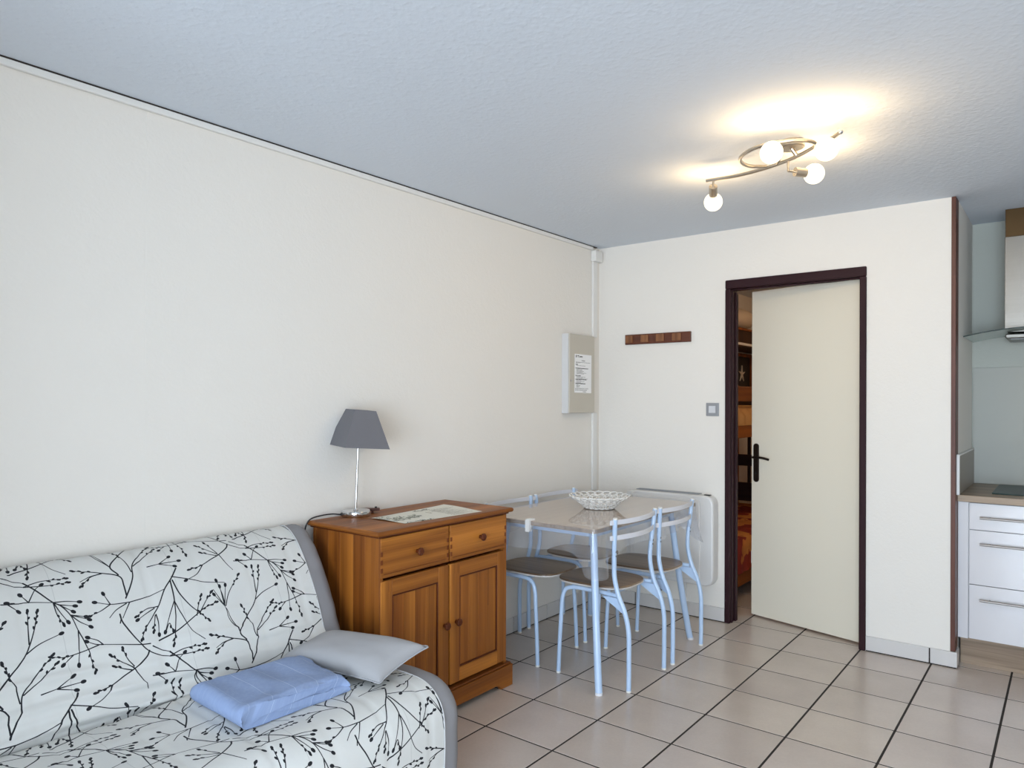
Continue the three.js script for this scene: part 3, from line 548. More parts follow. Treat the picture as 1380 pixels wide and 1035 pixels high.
// ------------------------------------------------------------------ sofa bed with a printed cover
{
  // the print: one cell of a branch pattern, repeated on a half-drop lattice of 0.72 by 0.312 m; [kind of end, along, down, ...] in millimetres
  const CELL_W = 0.72, CELL_H = 0.624;
  const strokes = [
  ['w', 365, 515, 345, 483, 329, 450, 320, 410, 279, 366, 238, 328],
  ['w', 318, 413, 279, 388, 230, 353],
  ['w', 329, 432, 335, 396, 346, 356, 357, 320],
  ['w', 361, 505, 362, 473, 366, 443, 420, 416, 488, 389],
  ['w', 415, 419, 449, 424, 479, 446],
  ['', 421, 419, 455, 423, 481, 433],
  ['w', 370, 434, 386, 402, 347, 358, 301, 308, 271, 248, 252, 192],
  ['o', 299, 306, 265, 287, 209, 271],
  ['w', 287, 279, 283, 239, 276, 187],
  ['', 386, 402, 412, 353, 418, 303],
  ['o', 418, 303, 442, 262],
  ['', 388, 399, 404, 358, 416, 312],
  ['o', 417, 301, 415, 268, 423, 216],
  ['w', 414, 304, 391, 262, 339, 207],
  ['o', 418, 295, 418, 239],
  ['o', 415, 295, 398, 238],
  ['', 419, 300, 443, 239],
  ['o', 717, 219, 774, 213, 810, 199],
  ['o', 774, 213, 785, 181],
  ['w', 774, 213, 806, 228, 835, 235],
  ['', 728, 221, 763, 236, 785, 255],
  ['', 717, 219, 732, 241, 748, 265],
  ['', 717, 219, 655, 213, 600, 200],
  ['w', 546, 136, 571, 168, 602, 201, 634, 252, 658, 280, 691, 317, 706, 342],
  ['', 569, 163, 508, 187, 464, 206, 396, 222],
  ['w', 577, 175, 580, 236, 588, 292, 600, 340, 613, 383],
  ['o', 581, 246, 608, 292, 630, 335],
  ['w', 630, 338, 614, 316, 609, 340],
  ['', 581, 251, 566, 308, 544, 364, 513, 395],
  ['w', 570, 176, 560, 224, 536, 272, 509, 308, 487, 335],
  ['o', 647, 277, 646, 308, 651, 337],
  ['w', 650, 279, 666, 326],
  ['w', 635, 253, 671, 253, 704, 268],
  ['o', 648, 256, 680, 269, 701, 279],
  ['w', 657, 362, 596, 346, 526, 312, 489, 294, 447, 285],
  ['w', 509, 306, 477, 270, 454, 248],
  ['w', 522, 313, 507, 279, 492, 253],
  ['', 636, 113, 595, 109],
  ['o', 595, 109, 560, 90],
  ['o', 595, 109, 533, 109],
  ['o', 595, 110, 553, 125],
  ['', 754, 251, 752, 276, 735, 314, 712, 359, 689, 386, 660, 406, 631, 418],
  ['', 759, 279, 752, 261],
  ['w', 630, 417, 586, 407, 520, 411],
  ['w', 631, 418, 575, 425, 517, 427],
  ['w', 690, 384, 698, 398, 739, 424, 775, 438, 817, 455, 860, 462],
  ['o', 813, 455, 843, 484, 880, 497],
  ['w', 740, 426, 773, 398, 801, 371],
  ['w', 744, 418, 758, 389, 767, 362],
  ['w', 747, 428, 772, 418, 797, 405],
  ['', 740, 426, 726, 466, 711, 494],
  ['', 685, 364, 713, 360, 819, 331],
  ['o', 819, 331, 830, 316, 852, 303],
  ['o', 819, 331, 839, 325, 857, 314],
  ['w', 831, 329, 883, 338, 933, 340, 957, 332],
  ['o', 905, 341, 927, 357],
  ['', 989, 92, 966, 119, 926, 171, 910, 184, 889, 220, 878, 272],
  ['w', 878, 272, 864, 327, 858, 365, 855, 399],
  ['o', 878, 272, 886, 326, 892, 366],
  ['', 1056, 149, 1040, 152, 988, 157, 926, 171],
  ['o', 926, 171, 892, 175, 863, 183],
  ['w', 926, 173, 923, 209, 913, 241],
  ['o', 925, 173, 913, 207, 901, 234],
  ['o', 914, 181, 877, 193],
  ['o', 910, 184, 884, 207],
  ['o', 889, 220, 854, 233],
  ['o', 889, 220, 847, 243],
  ['o', 885, 225, 869, 246, 847, 265],
  ['o', 988, 157, 962, 118, 950, 110],
  ['o', 988, 157, 1001, 135],
  ['o', 1040, 152, 1021, 174],
  ['o', 1023, 152, 1035, 149],
  ['', 1038, 61, 1013, 79, 989, 92],
  ];
  const CW = 2048, CH = 1776, cv = document.createElement('canvas'); cv.width = CW; cv.height = CH;
  const bump = document.createElement('canvas'); bump.width = 512; bump.height = 444;
  const g = cv.getContext('2d'), K = CW / CELL_W / 1000, KY = CH / CELL_H / 1000;
  g.fillStyle = '#d6d6d2'; g.fillRect(0, 0, CW, CH);
  // stitched quilting lines, a little greyer than the cloth
  g.strokeStyle = '#c2c2bf'; g.lineWidth = 5;
  for (const x of [0.25, 0.75]) { g.beginPath(); g.moveTo(x * CW, 0); g.lineTo(x * CW, CH); g.stroke(); }
  g.strokeStyle = g.fillStyle = '#15161c'; g.lineCap = 'round'; g.lineJoin = 'round';
  const draw = (ox, oy) => {
    seed(99);
    for (const [kind, ...q] of strokes) {
      const P = []; for (let i = 0; i < q.length; i += 2) P.push([(q[i] + ox) * K, CH - (q[i + 1] + oy) * KY]);
      const curve = new THREE.CatmullRomCurve3(P.map(([x, y]) => V(x, y, 0)), false, 'centripetal'), n = 8 * P.length, pts = curve.getSpacedPoints(n), len = curve.getLength();
      for (let i = 0; i < n; i++) { g.lineWidth = Math.max(6, (P.length > 4 ? 13.5 : 10) * (1 - 0.5 * i / n)); g.beginPath(); g.moveTo(pts[i].x, pts[i].y); g.lineTo(pts[i + 1].x, pts[i + 1].y); g.stroke(); }
      const leaf = (x, y, a, l, w) => { g.beginPath(); g.ellipse(x + Math.cos(a) * l * 0.5, y + Math.sin(a) * l * 0.5, l * 0.6, w, a, 0, Math.PI * 2); g.fill(); };
      const end = pts[n], e0 = pts[n - 1], ang = Math.atan2(end.y - e0.y, end.x - e0.x);
      if (kind === 'o') leaf(end.x, end.y, ang, 38, 15);
      if (kind === 'w') {
        leaf(end.x, end.y, ang, 32, 11);
        const reach = Math.min(len * 0.45, 150); let side = 1;
        for (let d = 14; d < reach; d += 20 + rnd() * 30) { const u = 1 - d / len, p = curve.getPointAt(u), tn = curve.getTangentAt(u); side = -side; leaf(p.x, p.y, Math.atan2(tn.y, tn.x) + side * (0.25 + 0.35 * rnd()), 22 + rnd() * 12, 8.5); }
      }
    }
  };
  for (let a = -3; a <= 3; a++) for (let b = -4; b <= 4; b++) { draw(a * 720 + b * 360 + 340, b * 312); }
  const map = new THREE.CanvasTexture(cv); map.colorSpace = THREE.SRGBColorSpace; map.wrapS = map.wrapT = THREE.RepeatWrapping;
  const print = std({ map, roughness: 0.92, bumpMap: weaveBump, bumpScale: 0.0006 });
  const grey = std({ color: lin(0.27, 0.265, 0.275), roughness: 0.95, bumpMap: weaveBump, bumpScale: 0.0006 });

  // outlines in the (x, y) plane, printed side first
  const backFront = [[0.02, 0.835], [0.05, 0.848], [0.09, 0.840], [0.13, 0.815], [0.18, 0.760], [0.27, 0.612], [0.325, 0.480], [0.342, 0.43], [0.345, 0.395]];
  const backRear = [[0.33, 0.36], [0.24, 0.34], [0.15, 0.37], [0.05, 0.5], [0.015, 0.62], [0.008, 0.80]];
  const seatFront = [[0.345, 0.395], [0.365, 0.416], [0.42, 0.420], [0.6, 0.417], [0.78, 0.421], [0.86, 0.414], [0.915, 0.385], [0.948, 0.335], [0.957, 0.25], [0.955, 0.15], [0.950, 0.05]];
  const seatRear = [[0.90, 0.045], [0.80, 0.12], [0.5, 0.15], [0.34, 0.2], [0.32, 0.33]];
  const dense = (pts, n) => new THREE.CatmullRomCurve3(pts.map(([x, y]) => V(x, y, 0)), false, 'centripetal').getSpacedPoints(n);
  // the cover between two planes across the sofa; ends may be rounded off and closed
  function sweep(front, rear, z0, z1, vStart, wrinkle, roundEnd, seedN) {
    const F = dense(front, 60), R = dense([front[front.length - 1], ...rear, front[0]], 36).slice(1, -1), ring = [...F, ...R], n = ring.length;
    let cx = 0, cy = 0; ring.forEach((p) => { cx += p.x / n; cy += p.y / n; });
    const zs = [], step = 0.0125; for (let z = z0; z < z1 - 1e-6; z += step) zs.push(z); zs.push(z1);
    const v = []; let s = vStart; ring.forEach((p, i) => { if (i) s += p.distanceTo(ring[i - 1]); v.push(s); });
    const pos = [], uv = [], idx = [], rows = zs.length;
    const normal = ring.map((p, i) => { const a = ring[(i + n - 1) % n], b = ring[(i + 1) % n]; return new THREE.Vector2(b.y - a.y, a.x - b.x).normalize().multiplyScalar(-1); });
    zs.forEach((z) => {
      const e = roundEnd ? Math.max(0, 1 - (roundEnd > 0 ? z - z0 : z1 - z) / 0.055) : 0, inset = 0.055 * (1 - Math.sqrt(Math.max(0, 1 - e * e)));
      ring.forEach((p, i) => {
        const isFront = i < F.length, k = isFront ? i / F.length : 0;
        const w = isFront ? wrinkle(z, k, p) : 0;
        pos.push(p.x + normal[i].x * (w - inset), p.y + normal[i].y * (w - inset), z); uv.push(z / CELL_W, v[i] / CELL_H);
      });
      pos.push(pos[pos.length - n * 3], pos[pos.length - n * 3 + 1], z); uv.push(z / CELL_W, (s + ring[0].distanceTo(ring[n - 1])) / CELL_H);
    });
    const m = n + 1;
    for (let j = 0; j < rows - 1; j++) for (let i = 0; i < n; i++) { const a = j * m + i, b = a + 1, c = a + m, d = c + 1; idx.push(a, b, c, b, d, c); }
    for (const [j, flip] of [[0, false], [rows - 1, true]]) { const o = pos.length / 3; for (let i = 0; i <= n; i++) { pos.push(pos[(j * m + i) * 3], pos[(j * m + i) * 3 + 1], zs[j]); uv.push(pos[(j * m + i) * 3], pos[(j * m + i) * 3 + 1]); } pos.push(cx, cy, zs[j] + (roundEnd && ((j === 0) === (roundEnd > 0)) ? (j ? 0.01 : -0.01) : 0)); uv.push(cx, cy); for (let i = 0; i < n; i++) flip ? idx.push(o + i, o + i + 1, o + n + 1) : idx.push(o + i + 1, o + i, o + n + 1); }
    const geo = new THREE.BufferGeometry(); geo.setAttribute('position', new THREE.Float32BufferAttribute(pos, 3)); geo.setAttribute('uv', new THREE.Float32BufferAttribute(uv, 2)); geo.setIndex(idx); geo.computeVertexNormals();
    // outward orientation
    const q = geo.attributes.normal, mid = Math.floor(rows / 2) * m + 20; if (q.getX(mid) * normal[20].x + q.getY(mid) * normal[20].y < 0) { for (let i = 0; i < idx.length; i += 3) { const x = idx[i]; idx[i] = idx[i + 1]; idx[i + 1] = x; } geo.setIndex(idx); geo.computeVertexNormals(); }
    return geo;
  }
  // soft cloth: broad unevenness, stitched quilting valleys, slanting pull folds near the crease of back and seat
  const quilt = (z) => { const d = Math.abs(((z / 0.36 - 0.25) * 2 % 1 + 1) % 1 - 0.5) * 0.36; return -0.0035 * Math.exp(-Math.pow((0.18 - d) / 0.012, 2)); };
  const backW = (z, k) => 0.010 * (noise(z / 4, k, 20, 5, 301) - 0.5) + quilt(z) + 0.032 * Math.pow(Math.max(0, k - 0.45) / 0.55, 1.2) * (noise(z / 4 + k * 0.1, k, 16, 16, 307) - 0.5) + 0.042 * Math.pow(Math.max(0, k - 0.5) / 0.5, 0.8) * pleat(z, k, 10, 351);
  const seatW = (z, k) => 0.008 * (noise(z / 4, k, 18, 5, 311) - 0.5) + quilt(z) + 0.004 * Math.max(0, 1 - k / 0.3) * (noise(z / 4 - k * 0.2, k, 40, 8, 317) - 0.5) * 2 + 0.020 * Math.max(0, 1 - k / 0.4) * pleat(z, k, 12, 361);
  const pleat = (z, k, n, s) => { const p = n * k + 0.8 * z + 0.7 * (noise(z / 4, k, 14, 6, s) - 0.5), a = 0.5 + 0.5 * Math.cos(p * Math.PI * 2); return Math.pow(a, 5) * Math.max(0, noise(z / 4 + k * 0.1, k, 14, 3, s + 1) - 0.25); };
  const bandW = (z, k) => 0.006 * (noise(z / 4, k, 60, 14, 331) - 0.5);
  const backFrontLen = dense(backFront, 60).reduce((s, p, i, a) => i ? s + p.distanceTo(a[i - 1]) : 0, 0);

  const t = thing('sofa', 'sofa bed with a white cover printed with black branches and grey side bands', 'sofa', [0.48, 0, 3.44]);
  const v0 = -0.033;
  part('back_cover', [sweep(backFront, backRear, 2.55, 4.33, v0, backW, 0)], print, t);
  part('seat_cover', [sweep(seatFront, seatRear, 2.55, 4.33, v0 + backFrontLen + 0.02, seatW, 0)], print, t);
  part('back_side_band', [sweep(backFront, backRear, 2.452, 2.55, 0, bandW, 1)], grey, t);
  part('seat_side_band', [sweep(seatFront, seatRear, 2.452, 2.55, 0, bandW, 1)], grey, t);
  part('back_side_band', [sweep(backFront, backRear, 4.33, 4.428, 0, bandW, -1)], grey, t);
  part('seat_side_band', [sweep(seatFront, seatRear, 4.33, 4.428, 0, bandW, -1)], grey, t);
  const along = (front, z, off) => tube(dense(front, 26).map((p) => [p.x + off, p.y + off * 0.6, z]), 0.0022, 90, 6);
  for (const front of [backFront, seatFront]) part('piping', [along(front, 2.5505, 0.0012)], std({ color: lin(0.55, 0.55, 0.55), roughness: 0.9 }), t);
  part('base', [box(0.12, 0.78, 0.10, 0.20, 2.56, 4.32, 0.01)], black, t);
  for (const x of [0.2, 0.72]) for (const z of [2.65, 4.2]) part('leg', [rod([x, 0, z], [x, 0.11, z], 0.018)], black, t);
}
{
  // grey cushion leaning in the corner: a stuffed square between four corners
  const Q = [V(0.39, 0.447, 2.80), V(0.815, 0.444, 2.705), V(0.836, 0.512, 2.505), V(0.40, 0.492, 2.59)];
  const N = 30, pos = [], uv = [], idx = [], up = V(0.05, 1, 0.32).normalize();
  for (let l = 0; l < 2; l++) for (let j = 0; j <= N; j++) for (let i = 0; i <= N; i++) {
    const a = i / N * 2 - 1, b = j / N * 2 - 1, u = (a + 1) / 2, v = (b + 1) / 2;
    const pinch = 0.055, ua = (a * (1 - pinch * (1 - b * b)) + 1) / 2, vb = (b * (1 - pinch * (1 - a * a)) + 1) / 2;
    const p = Q[0].clone().lerp(Q[1], ua).lerp(Q[3].clone().lerp(Q[2], ua), vb);
    const h = Math.pow(Math.max(0, 1 - a ** 4), 0.6) * Math.pow(Math.max(0, 1 - b ** 4), 0.6);
    const fold = 0.004 * (noise(u, v, 7, 7, 401) - 0.5) * h + 0.003 * (noise(u, v, 22, 5, 403) - 0.5) * (Math.abs(a) > 0.6 ? 1 : 0.3) * h;
    p.addScaledVector(up, (l ? -0.028 : 0.055) * h + fold * (l ? -1 : 1)); pos.push(p.x, p.y, p.z); uv.push(u * 0.45, v * 0.3);
  }
  const M = (N + 1) ** 2;
  for (let l = 0; l < 2; l++) for (let j = 0; j < N; j++) for (let i = 0; i < N; i++) { const a = l * M + j * (N + 1) + i, b = a + 1, c = a + N + 1, d = c + 1; l ? idx.push(a, c, b, b, c, d) : idx.push(a, b, c, b, d, c); }
  const geo = new THREE.BufferGeometry(); geo.setAttribute('position', new THREE.Float32BufferAttribute(pos, 3)); geo.setAttribute('uv', new THREE.Float32BufferAttribute(uv, 2)); geo.setIndex(idx);
  const g2 = mergeVertices(geo, 1e-5); g2.computeVertexNormals();
  const t = thing('cushion', 'plain light grey cushion lying in the far corner of the sofa', 'cushion', [0.6, 0.42, 2.65]);
  part('cover', [g2], std({ color: lin(0.36, 0.355, 0.36), roughness: 0.95, bumpMap: weaveBump, bumpScale: 0.0006 }), t);
  const e = []; for (let k = 0; k < 4; k++) for (let i = 0; i < 10; i++) { const a = [[i / 10 * 2 - 1, -1], [1, i / 10 * 2 - 1], [1 - i / 10 * 2, 1], [-1, 1 - i / 10 * 2]][k], pinch = 0.055, ua = (a[0] * (1 - pinch * (1 - a[1] ** 2)) + 1) / 2, vb = (a[1] * (1 - pinch * (1 - a[0] ** 2)) + 1) / 2; e.push(Q[0].clone().lerp(Q[1], ua).lerp(Q[3].clone().lerp(Q[2], ua), vb).toArray()); }
  part('seam', [tube(e, 0.0028, 160, 6, true)], std({ color: lin(0.36, 0.36, 0.37), roughness: 0.95 }), t);
}
{
  // folded blanket: four layers of cloth, folded edge towards the viewer's left, rough edge towards the cushion
  const t = thing('folded_blanket', 'folded light blue blanket with pale pinstripes on the sofa seat', 'blanket', [0.598, 0.4205, 2.957], -0.04);
  const map = tex(512, 512, (u, v) => { const n = fbm(u, v, 60, 60, 501, 3), l = Math.abs(((v * 5) % 1) - 0.5) < 0.009 ? 1 : 0; return mixc(mixc([134, 153, 190], [148, 165, 198], n), [196, 208, 228], l * 0.7); }, { repeat: [2.2, 2.6] });
  const cloth = std({ map, roughness: 0.95, bumpMap: weaveBump, bumpScale: 0.0005 });
  // two layers joined by a full round fold towards +z; the slit between them shows at the front
  const T = 0.066, z0 = -0.185, z1 = 0.19, half = 0.155, sec = [], rr = T / 2;
  const line = (a, b, n) => { for (let i = 0; i < n; i++) sec.push([a[0] + (b[0] - a[0]) * i / n, a[1] + (b[1] - a[1]) * i / n]); };
  const arcTo = (cz, cy, r, a0, a1, n) => { for (let i = 0; i < n; i++) { const a = a0 + (a1 - a0) * i / n; sec.push([cz + r * Math.cos(a), cy + r * Math.sin(a)]); } };
  const q = 0.013, mid = T / 2, P = Math.PI;
  line([z0 + q, T], [z1 - rr, T], 34); arcTo(z1 - rr, mid, rr, P / 2, -P / 2, 14); line([z1 - rr, 0], [z0 + q, 0], 34);
  arcTo(z0 + q, q, q, -P / 2, -P * 1.5, 8); line([z0 + q, 2 * q], [z1 - 0.06, mid - 0.002], 30); line([z1 - 0.06, mid + 0.002], [z0 + q, T - 2 * q], 30); arcTo(z0 + q, T - q, q, -P / 2, -P * 1.5, 8);
  const shp = new THREE.Shape(sec.map(([a, b]) => new THREE.Vector2(a, b)));
  const ex = new THREE.ExtrudeGeometry(shp, { depth: 2 * half, steps: 44, bevelEnabled: false }).rotateY(-Math.PI / 2).translate(half, 0, 0);
  // after the turn: x across, y up, -(-z) along; soften the two cut ends layer by layer and add cushioned unevenness
  const src = ex.index ? ex.toNonIndexed() : ex; src.deleteAttribute('normal'); src.deleteAttribute('uv');
  const bl = mergeVertices(src, 1e-5), bp = bl.attributes.position;
  for (let i = 0; i < bp.count; i++) {
    let x = bp.getX(i), y = bp.getY(i), z = bp.getZ(i);
    const k = (z - z0) / (z1 - z0), fold = Math.max(0, Math.min(1, (z - (z1 - 0.09)) / 0.09));
    const top = y > mid, yc = top ? T - q : q, d0 = Math.min(1, Math.abs(y - yc) / (q + 0.002)), d1 = Math.min(1, Math.abs(y - mid) / mid), d = d0 * (1 - fold) + d1 * fold;
    const e = Math.max(0, (Math.abs(x) / half - 0.8) / 0.2), nx = x / half;
    x *= 1 - 0.12 * d * d * e; x += 0.006 * (noise(k, y * 6 + 0.2, 9, 5, 641) - 0.5) * e * 2;
    const wr = (noise(k, nx * 0.5 + 0.5, 5, 4, 651) - 0.5) * 0.012 + (noise(k, nx * 0.5 + 0.5, 18, 9, 655) - 0.5) * 0.007 * (0.25 + e + Math.exp(-k * 8));
    y += top ? wr : y > 0.012 ? wr * 0.4 : 0; y -= (top ? 0.010 : 0) * e * (1 - fold * 0.5) + (top ? 0.012 * Math.exp(-k * 9) : 0);
    z += (noise(nx * 0.5 + 0.5, y * 4, 7, 3, 661) - 0.5) * 0.02 * Math.exp(-k * 8) + (noise(nx * 0.5 + 0.5, y * 4, 4, 3, 665) - 0.5) * 0.012 * fold;
    bp.setXYZ(i, x, Math.max(0.0008, y), z);
  }
  bl.computeVertexNormals();
  const buv = new Float32Array(bp.count * 2); for (let i = 0; i < bp.count; i++) { buv[i * 2] = bp.getX(i); buv[i * 2 + 1] = bp.getZ(i) + bp.getY(i) * 0.6; }
  bl.setAttribute('uv', new THREE.BufferAttribute(buv, 2));
  obj('folded_cloth', [bl], cloth, t);
}

// ------------------------------------------------------------------ kitchen corner
{
  const vinylWood = phys({ map: oakTex, color: lin(0.95, 0.9, 0.85), roughness: 0.5 });
  const lacquer = phys({ color: lin(0.70, 0.69, 0.71), roughness: 0.22, clearcoat: 0.8, clearcoatRoughness: 0.08 });
  const barMetal = std({ color: lin(0.36, 0.34, 0.32), metalness: 0.9, roughness: 0.4 });
  const t = thing('base_cabinet', 'glossy white kitchen base cabinet with three drawers and bar handles', 'cabinet', [2.75, 0, -0.42]);
  part('carcass', [box(2.108, 3.35, 0.138, 0.842, -0.74, -0.112)], lacquer, t);
  part('filler_panel', [box(2.109, 2.1545, 0.138, 0.842, -0.112, -0.09, 0.0015)], lacquer, t);
  part('toe_kick', [box(2.118, 3.35, 0.0, 0.136, -0.14, -0.12, 0.001, 'x')], vinylWood, t);
  for (const [x0, x1] of [[2.158, 2.757], [2.76, 3.35]]) for (const [a, b, h] of [[0.702, 0.838, 0.767], [0.421, 0.699, 0.632], [0.141, 0.418, 0.348]]) {
    const d = part('drawer', [box(x0, x1, a, b, -0.112, -0.09, 0.002)], lacquer, t);
    part('handle', [rod([x0 + 0.048, h, -0.062], [x1 - 0.048, h, -0.062], 0.006), rod([x0 + 0.09, h, -0.09], [x0 + 0.09, h, -0.062], 0.0045), rod([x1 - 0.09, h, -0.09], [x1 - 0.09, h, -0.062], 0.0045)], barMetal, d, t);
  }
  tag(obj('worktop', [box(2.108, 3.35, 0.843, 0.878, -0.749, -0.068, 0.003, 'x')], phys({ map: oakTex, roughness: 0.4, color: lin(0.9, 0.84, 0.76) })), 'wood-look kitchen worktop over the white drawers', 'worktop');
  const u = thing('upstand', 'brown laminate end panel standing on the worktop against the alcove wall', 'upstand', [2.113, 0.878, -0.4]);
  part('panel', [box(2.108, 2.119, 0.879, 1.078, -0.742, -0.046, 0.001)], std({ color: lin(0.33, 0.29, 0.24), roughness: 0.4 }), u);
  part('edge_strip', [box(2.108, 2.121, 1.078, 1.086, -0.742, -0.04, 0.001), box(2.108, 2.121, 0.879, 1.078, -0.046, -0.038, 0.001)], plastic, u);
  tag(obj('splashback', [box(2.114, 3.35, 0.88, 1.556, -0.749, -0.741, 0.001)], phys({ color: lin(0.47, 0.475, 0.43), roughness: 0.55, specularIntensity: 0.5 })), 'pale grey-green splashback panel between worktop and extractor hood', 'splashback');
  tag(obj('hob', [uvm(new THREE.ExtrudeGeometry(roundRect(2.246, 2.83, 0.2, 0.70, 0.012), { depth: 0.004, bevelEnabled: true, bevelSize: 0.003, bevelThickness: 0.001, bevelOffset: -0.003, bevelSegments: 2 }).rotateX(-Math.PI / 2).translate(0, 0.8795, 0))], phys({ color: lin(0.02, 0.045, 0.04), roughness: 0.35, specularIntensity: 0.5 })), 'dark glass hob plate set on the kitchen worktop', 'hob');
  const steel = std({ color: lin(0.23, 0.215, 0.19), metalness: 1, roughness: 0.3, roughnessMap: brushedTex });
  steel.roughness = 0.75;
  const h = thing('extractor_hood', 'steel extractor hood with a curved glass canopy over the hob', 'extractor hood', [2.433, 1.69, -0.6]);
  part('chimney', [box(2.284, 2.582, 1.735, 2.252, -0.749, -0.45, 0.002)], steel, h);
  part('upper_sleeve', [box(2.286, 2.580, 2.252, 2.4025, -0.747, -0.452, 0.002)], std({ color: lin(0.09, 0.055, 0.025), metalness: 0.9, roughness: 0.35 }), h);  // steel with a brown reflection put into its colour
  part('motor_box', [box(2.29, 2.58, 1.698, 1.722, -0.74, -0.40, 0.006)], steel, h);
  part('filter', [box(2.31, 2.56, 1.693, 1.698, -0.68, -0.42, 0.002)], std({ color: lin(0.25, 0.25, 0.25), metalness: 0.9, roughness: 0.4 }), h);
  const arc = [], arcT = []; for (let i = 0; i <= 24; i++) { const x = 2.112 + 0.642 * i / 24, y = 1.742 - 0.36 * (x - 2.433) ** 2; arc.push([x, y]); arcT.unshift([x, y + 0.006]); }
  const gl = uvm(new THREE.ExtrudeGeometry(new THREE.Shape([...arc, ...arcT].map(([a, b]) => new THREE.Vector2(a, b))), { depth: 0.47, bevelEnabled: false }).translate(0, 0, -0.742));
  part('glass_canopy', [gl], phys({ color: lin(0.78, 0.88, 0.84), transmission: 0.55, thickness: 0.006, roughness: 0.25, ior: 1.5 }), h);
  const fr = arc.map(([x, y]) => [x, y + 0.003, -0.272]);
  part('canopy_edge', [tube(fr, 0.0035, 40, 6)], std({ color: lin(0.03, 0.05, 0.045), roughness: 0.2 }), h);
}

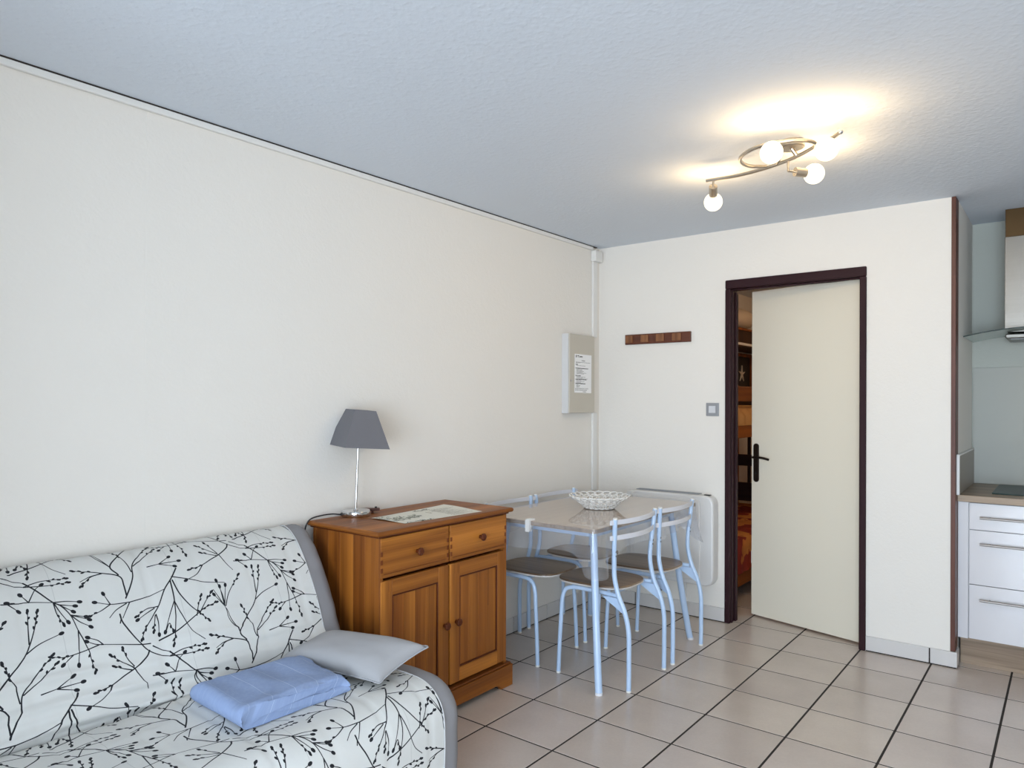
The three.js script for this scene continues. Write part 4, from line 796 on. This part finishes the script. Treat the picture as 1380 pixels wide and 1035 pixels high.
// ------------------------------------------------------------------ bedroom seen through the door gap
{
  const darkWood = phys({ map: grainTex([70, 40, 26], [36, 20, 14], 111, 10, [4, 1.5]), roughness: 0.5 });
  const bunkWood = phys({ map: pineTex, color: lin(0.75, 0.6, 0.5), roughness: 0.5 });
  const t = thing('bunk_bed', 'wooden bunk bed in the bedroom behind the half-open door', 'bunk bed', [0.42, 0, -1.3]);
  for (const x of [0.06, 0.76]) for (const z of [-2.3, -0.33]) part('post', [box(x, x + 0.05, 0, 1.5, z - 0.05, z, 0.004)], bunkWood, t);
  part('side_rail', [box(0.775, 0.803, 0.10, 0.195, -2.3, -0.38, 0.004, 'z')], bunkWood, t);
  part('upper_rail', [box(0.775, 0.803, 1.105, 1.19, -2.3, -0.38, 0.004, 'z')], bunkWood, t);
  part('guard_rail', [box(0.775, 0.803, 1.355, 1.456, -2.3, -0.38, 0.004, 'z')], bunkWood, t);
  for (const [a, b] of [[0.735, 0.84], [0.36, 0.56], [1.0, 1.1]]) part('rear_board', [box(0.06, 0.085, a, b, -2.3, -0.38, 0.003, 'z')], darkWood, t);
  for (const [a, b] of [[0.13, 0.15], [1.12, 1.14]]) part('slat_base', [box(0.1, 0.775, a, b, -2.3, -0.38)], darkWood, t);
  for (const [a, b] of [[0.755, 0.86], [0.43, 0.60], [1.20, 1.42]]) part('end_board', [box(0.11, 0.76, a, b, -2.335, -2.31, 0.003, 'x')], darkWood, t);
  for (const x of [0.2, 0.42, 0.62]) part('end_slat', [box(x, x + 0.03, 0.60, 1.11, -2.33, -2.315, 0.003)], darkWood, t);
  const fabric = std({ color: lin(0.75, 0.68, 0.52), roughness: 0.95 });
  tag(obj('mattress', [box(0.1, 0.77, 0.152, 0.40, -2.24, -0.40, 0.03)], fabric), 'mattress of the lower bunk under a red and orange bedspread', 'mattress');
  tag(obj('mattress', [box(0.1, 0.77, 1.142, 1.30, -2.24, -0.40, 0.03)], fabric), 'cream mattress of the upper bunk behind the guard rail', 'mattress');
  const spread = tex(256, 256, (u, v) => { const n = fbm(u, v, 5, 4, 701, 4), k = noise(u, v, 9, 3, 709); return n > 0.56 ? mixc([170, 62, 30], [130, 36, 24], k) : mixc([222, 150, 72], [196, 116, 48], k); }, { repeat: [1.6, 1.6] });
  const drape = (y0, y1, s) => { const N = 40, g = new THREE.PlaneGeometry(1.8, 1, N * 2, 12), p = g.attributes.position, len = 0.66 + (y1 - y0); for (let i = 0; i < p.count; i++) { const z = -1.3 + p.getX(i), k = (0.5 - p.getY(i)) * len, w = 0.006 * Math.sin(z * 46 + s) + 0.006 * (noise(z / 3 + 1, k, 30, 3, 13) - 0.5); k < 0.66 ? p.setXYZ(i, 0.11 + k, y1 + w * 0.5, z) : p.setXYZ(i, 0.808 + w, y1 - (k - 0.66), z); } g.computeVertexNormals(); const uv = g.attributes.uv; for (let i = 0; i < uv.count; i++) uv.setXY(i, uv.getX(i) * 1.8, uv.getY(i) * len); return g; };
  const bs = std({ map: spread, roughness: 0.95, side: THREE.DoubleSide });
  tag(obj('bedspread', [drape(0.19, 0.425, 0)], bs), 'red and orange patterned bedspread on the lower bunk', 'bedspread');
  tag(obj('bedspread', [drape(1.19, 1.315, 2)], std({ color: lin(0.62, 0.32, 0.10), roughness: 0.95, side: THREE.DoubleSide })), 'plain orange blanket hanging over the upper bunk', 'bedspread');
  const sh = thing('wall_shelf', 'dark shelf with a white front edge high on the bedroom wall', 'shelf', [0.16, 1.86, -2.2]);
  part('board', [box(0.002, 0.30, 1.835, 1.862, -3.05, -1.4, 0.002)], darkWood, sh);
  part('front_edge', [box(0.30, 0.306, 1.845, 1.865, -3.05, -1.4)], plastic, sh);
  const bx = thing('wooden_box', 'dark wooden box with pale edges on the bedroom shelf', 'box', [0.16, 1.866, -2.1]);
  part('body', [box(0.06, 0.26, 1.866, 2.0, -2.5, -1.75, 0.004)], darkWood, bx);
  part('rim', [box(0.262, 0.272, 1.985, 2.003, -2.5, -1.75), box(0.262, 0.272, 1.866, 1.985, -2.5, -2.48)], bunkWood, bx);
  const pl = new THREE.SphereGeometry(1, 24, 16).scale(0.12, 0.095, 0.34).translate(0.17, 2.1, -2.12);
  tag(obj('pillow', [pl], std({ color: lin(0.62, 0.52, 0.40), roughness: 0.95 })), 'cream pillow lying on top of the box on the bedroom shelf', 'pillow');
  const fr = thing('picture_frame', 'wooden picture frame with a white starfish on the bedroom wall', 'picture', [0.01, 1.42, -2.5]);
  part('backing', [box(0.0, 0.012, 1.43, 1.80, -2.9, -2.25)], black, fr);
  part('frame', [box(0.0, 0.03, 1.42, 1.82, -2.25, -2.2, 0.003), box(0.0, 0.03, 1.42, 1.82, -2.95, -2.9, 0.003), box(0.0, 0.03, 1.79, 1.82, -2.9, -2.25, 0.003), box(0.0, 0.03, 1.42, 1.45, -2.9, -2.25, 0.003)], bunkWood, fr);
  const star = []; for (let i = 0; i < 10; i++) { const a = i / 10 * Math.PI * 2 + 0.3, r = i % 2 ? 0.022 : 0.085; star.push([r * Math.cos(a), r * Math.sin(a)]); }
  part('starfish', [uvm(extrude(star, 0.012, 0.003).rotateY(Math.PI / 2).translate(0.013, 1.62, -2.66))], std({ color: lin(0.75, 0.68, 0.58), roughness: 0.9 }), fr);
  // added globe lamp, out of view, to brighten the bedroom
  const l = thing('added_bedroom_lamp', 'added unseen globe lamp that brightens the bedroom', 'lamp', [1.45, ROOM_H, -1.6]);
  part('base', [rod([1.45, ROOM_H - 0.03, -1.6], [1.45, ROOM_H, -1.6], 0.05)], nickel, l);
  part('bulb', [new THREE.SphereGeometry(0.08, 20, 14).translate(1.45, ROOM_H - 0.1, -1.6)], std({ color: lin(0.9, 0.85, 0.75), emissive: lin(1, 0.8, 0.5), emissiveIntensity: 1.2 }), l);
  const p = new THREE.PointLight(lin(1, 0.68, 0.42), 1.0, 0, 2); p.name = 'added_bedroom_light'; p.position.set(1.45, ROOM_H - 0.1, -1.6); p.castShadow = true; p.shadow.radius = 4; scene.add(p);
}

renderer.render(scene, camera);
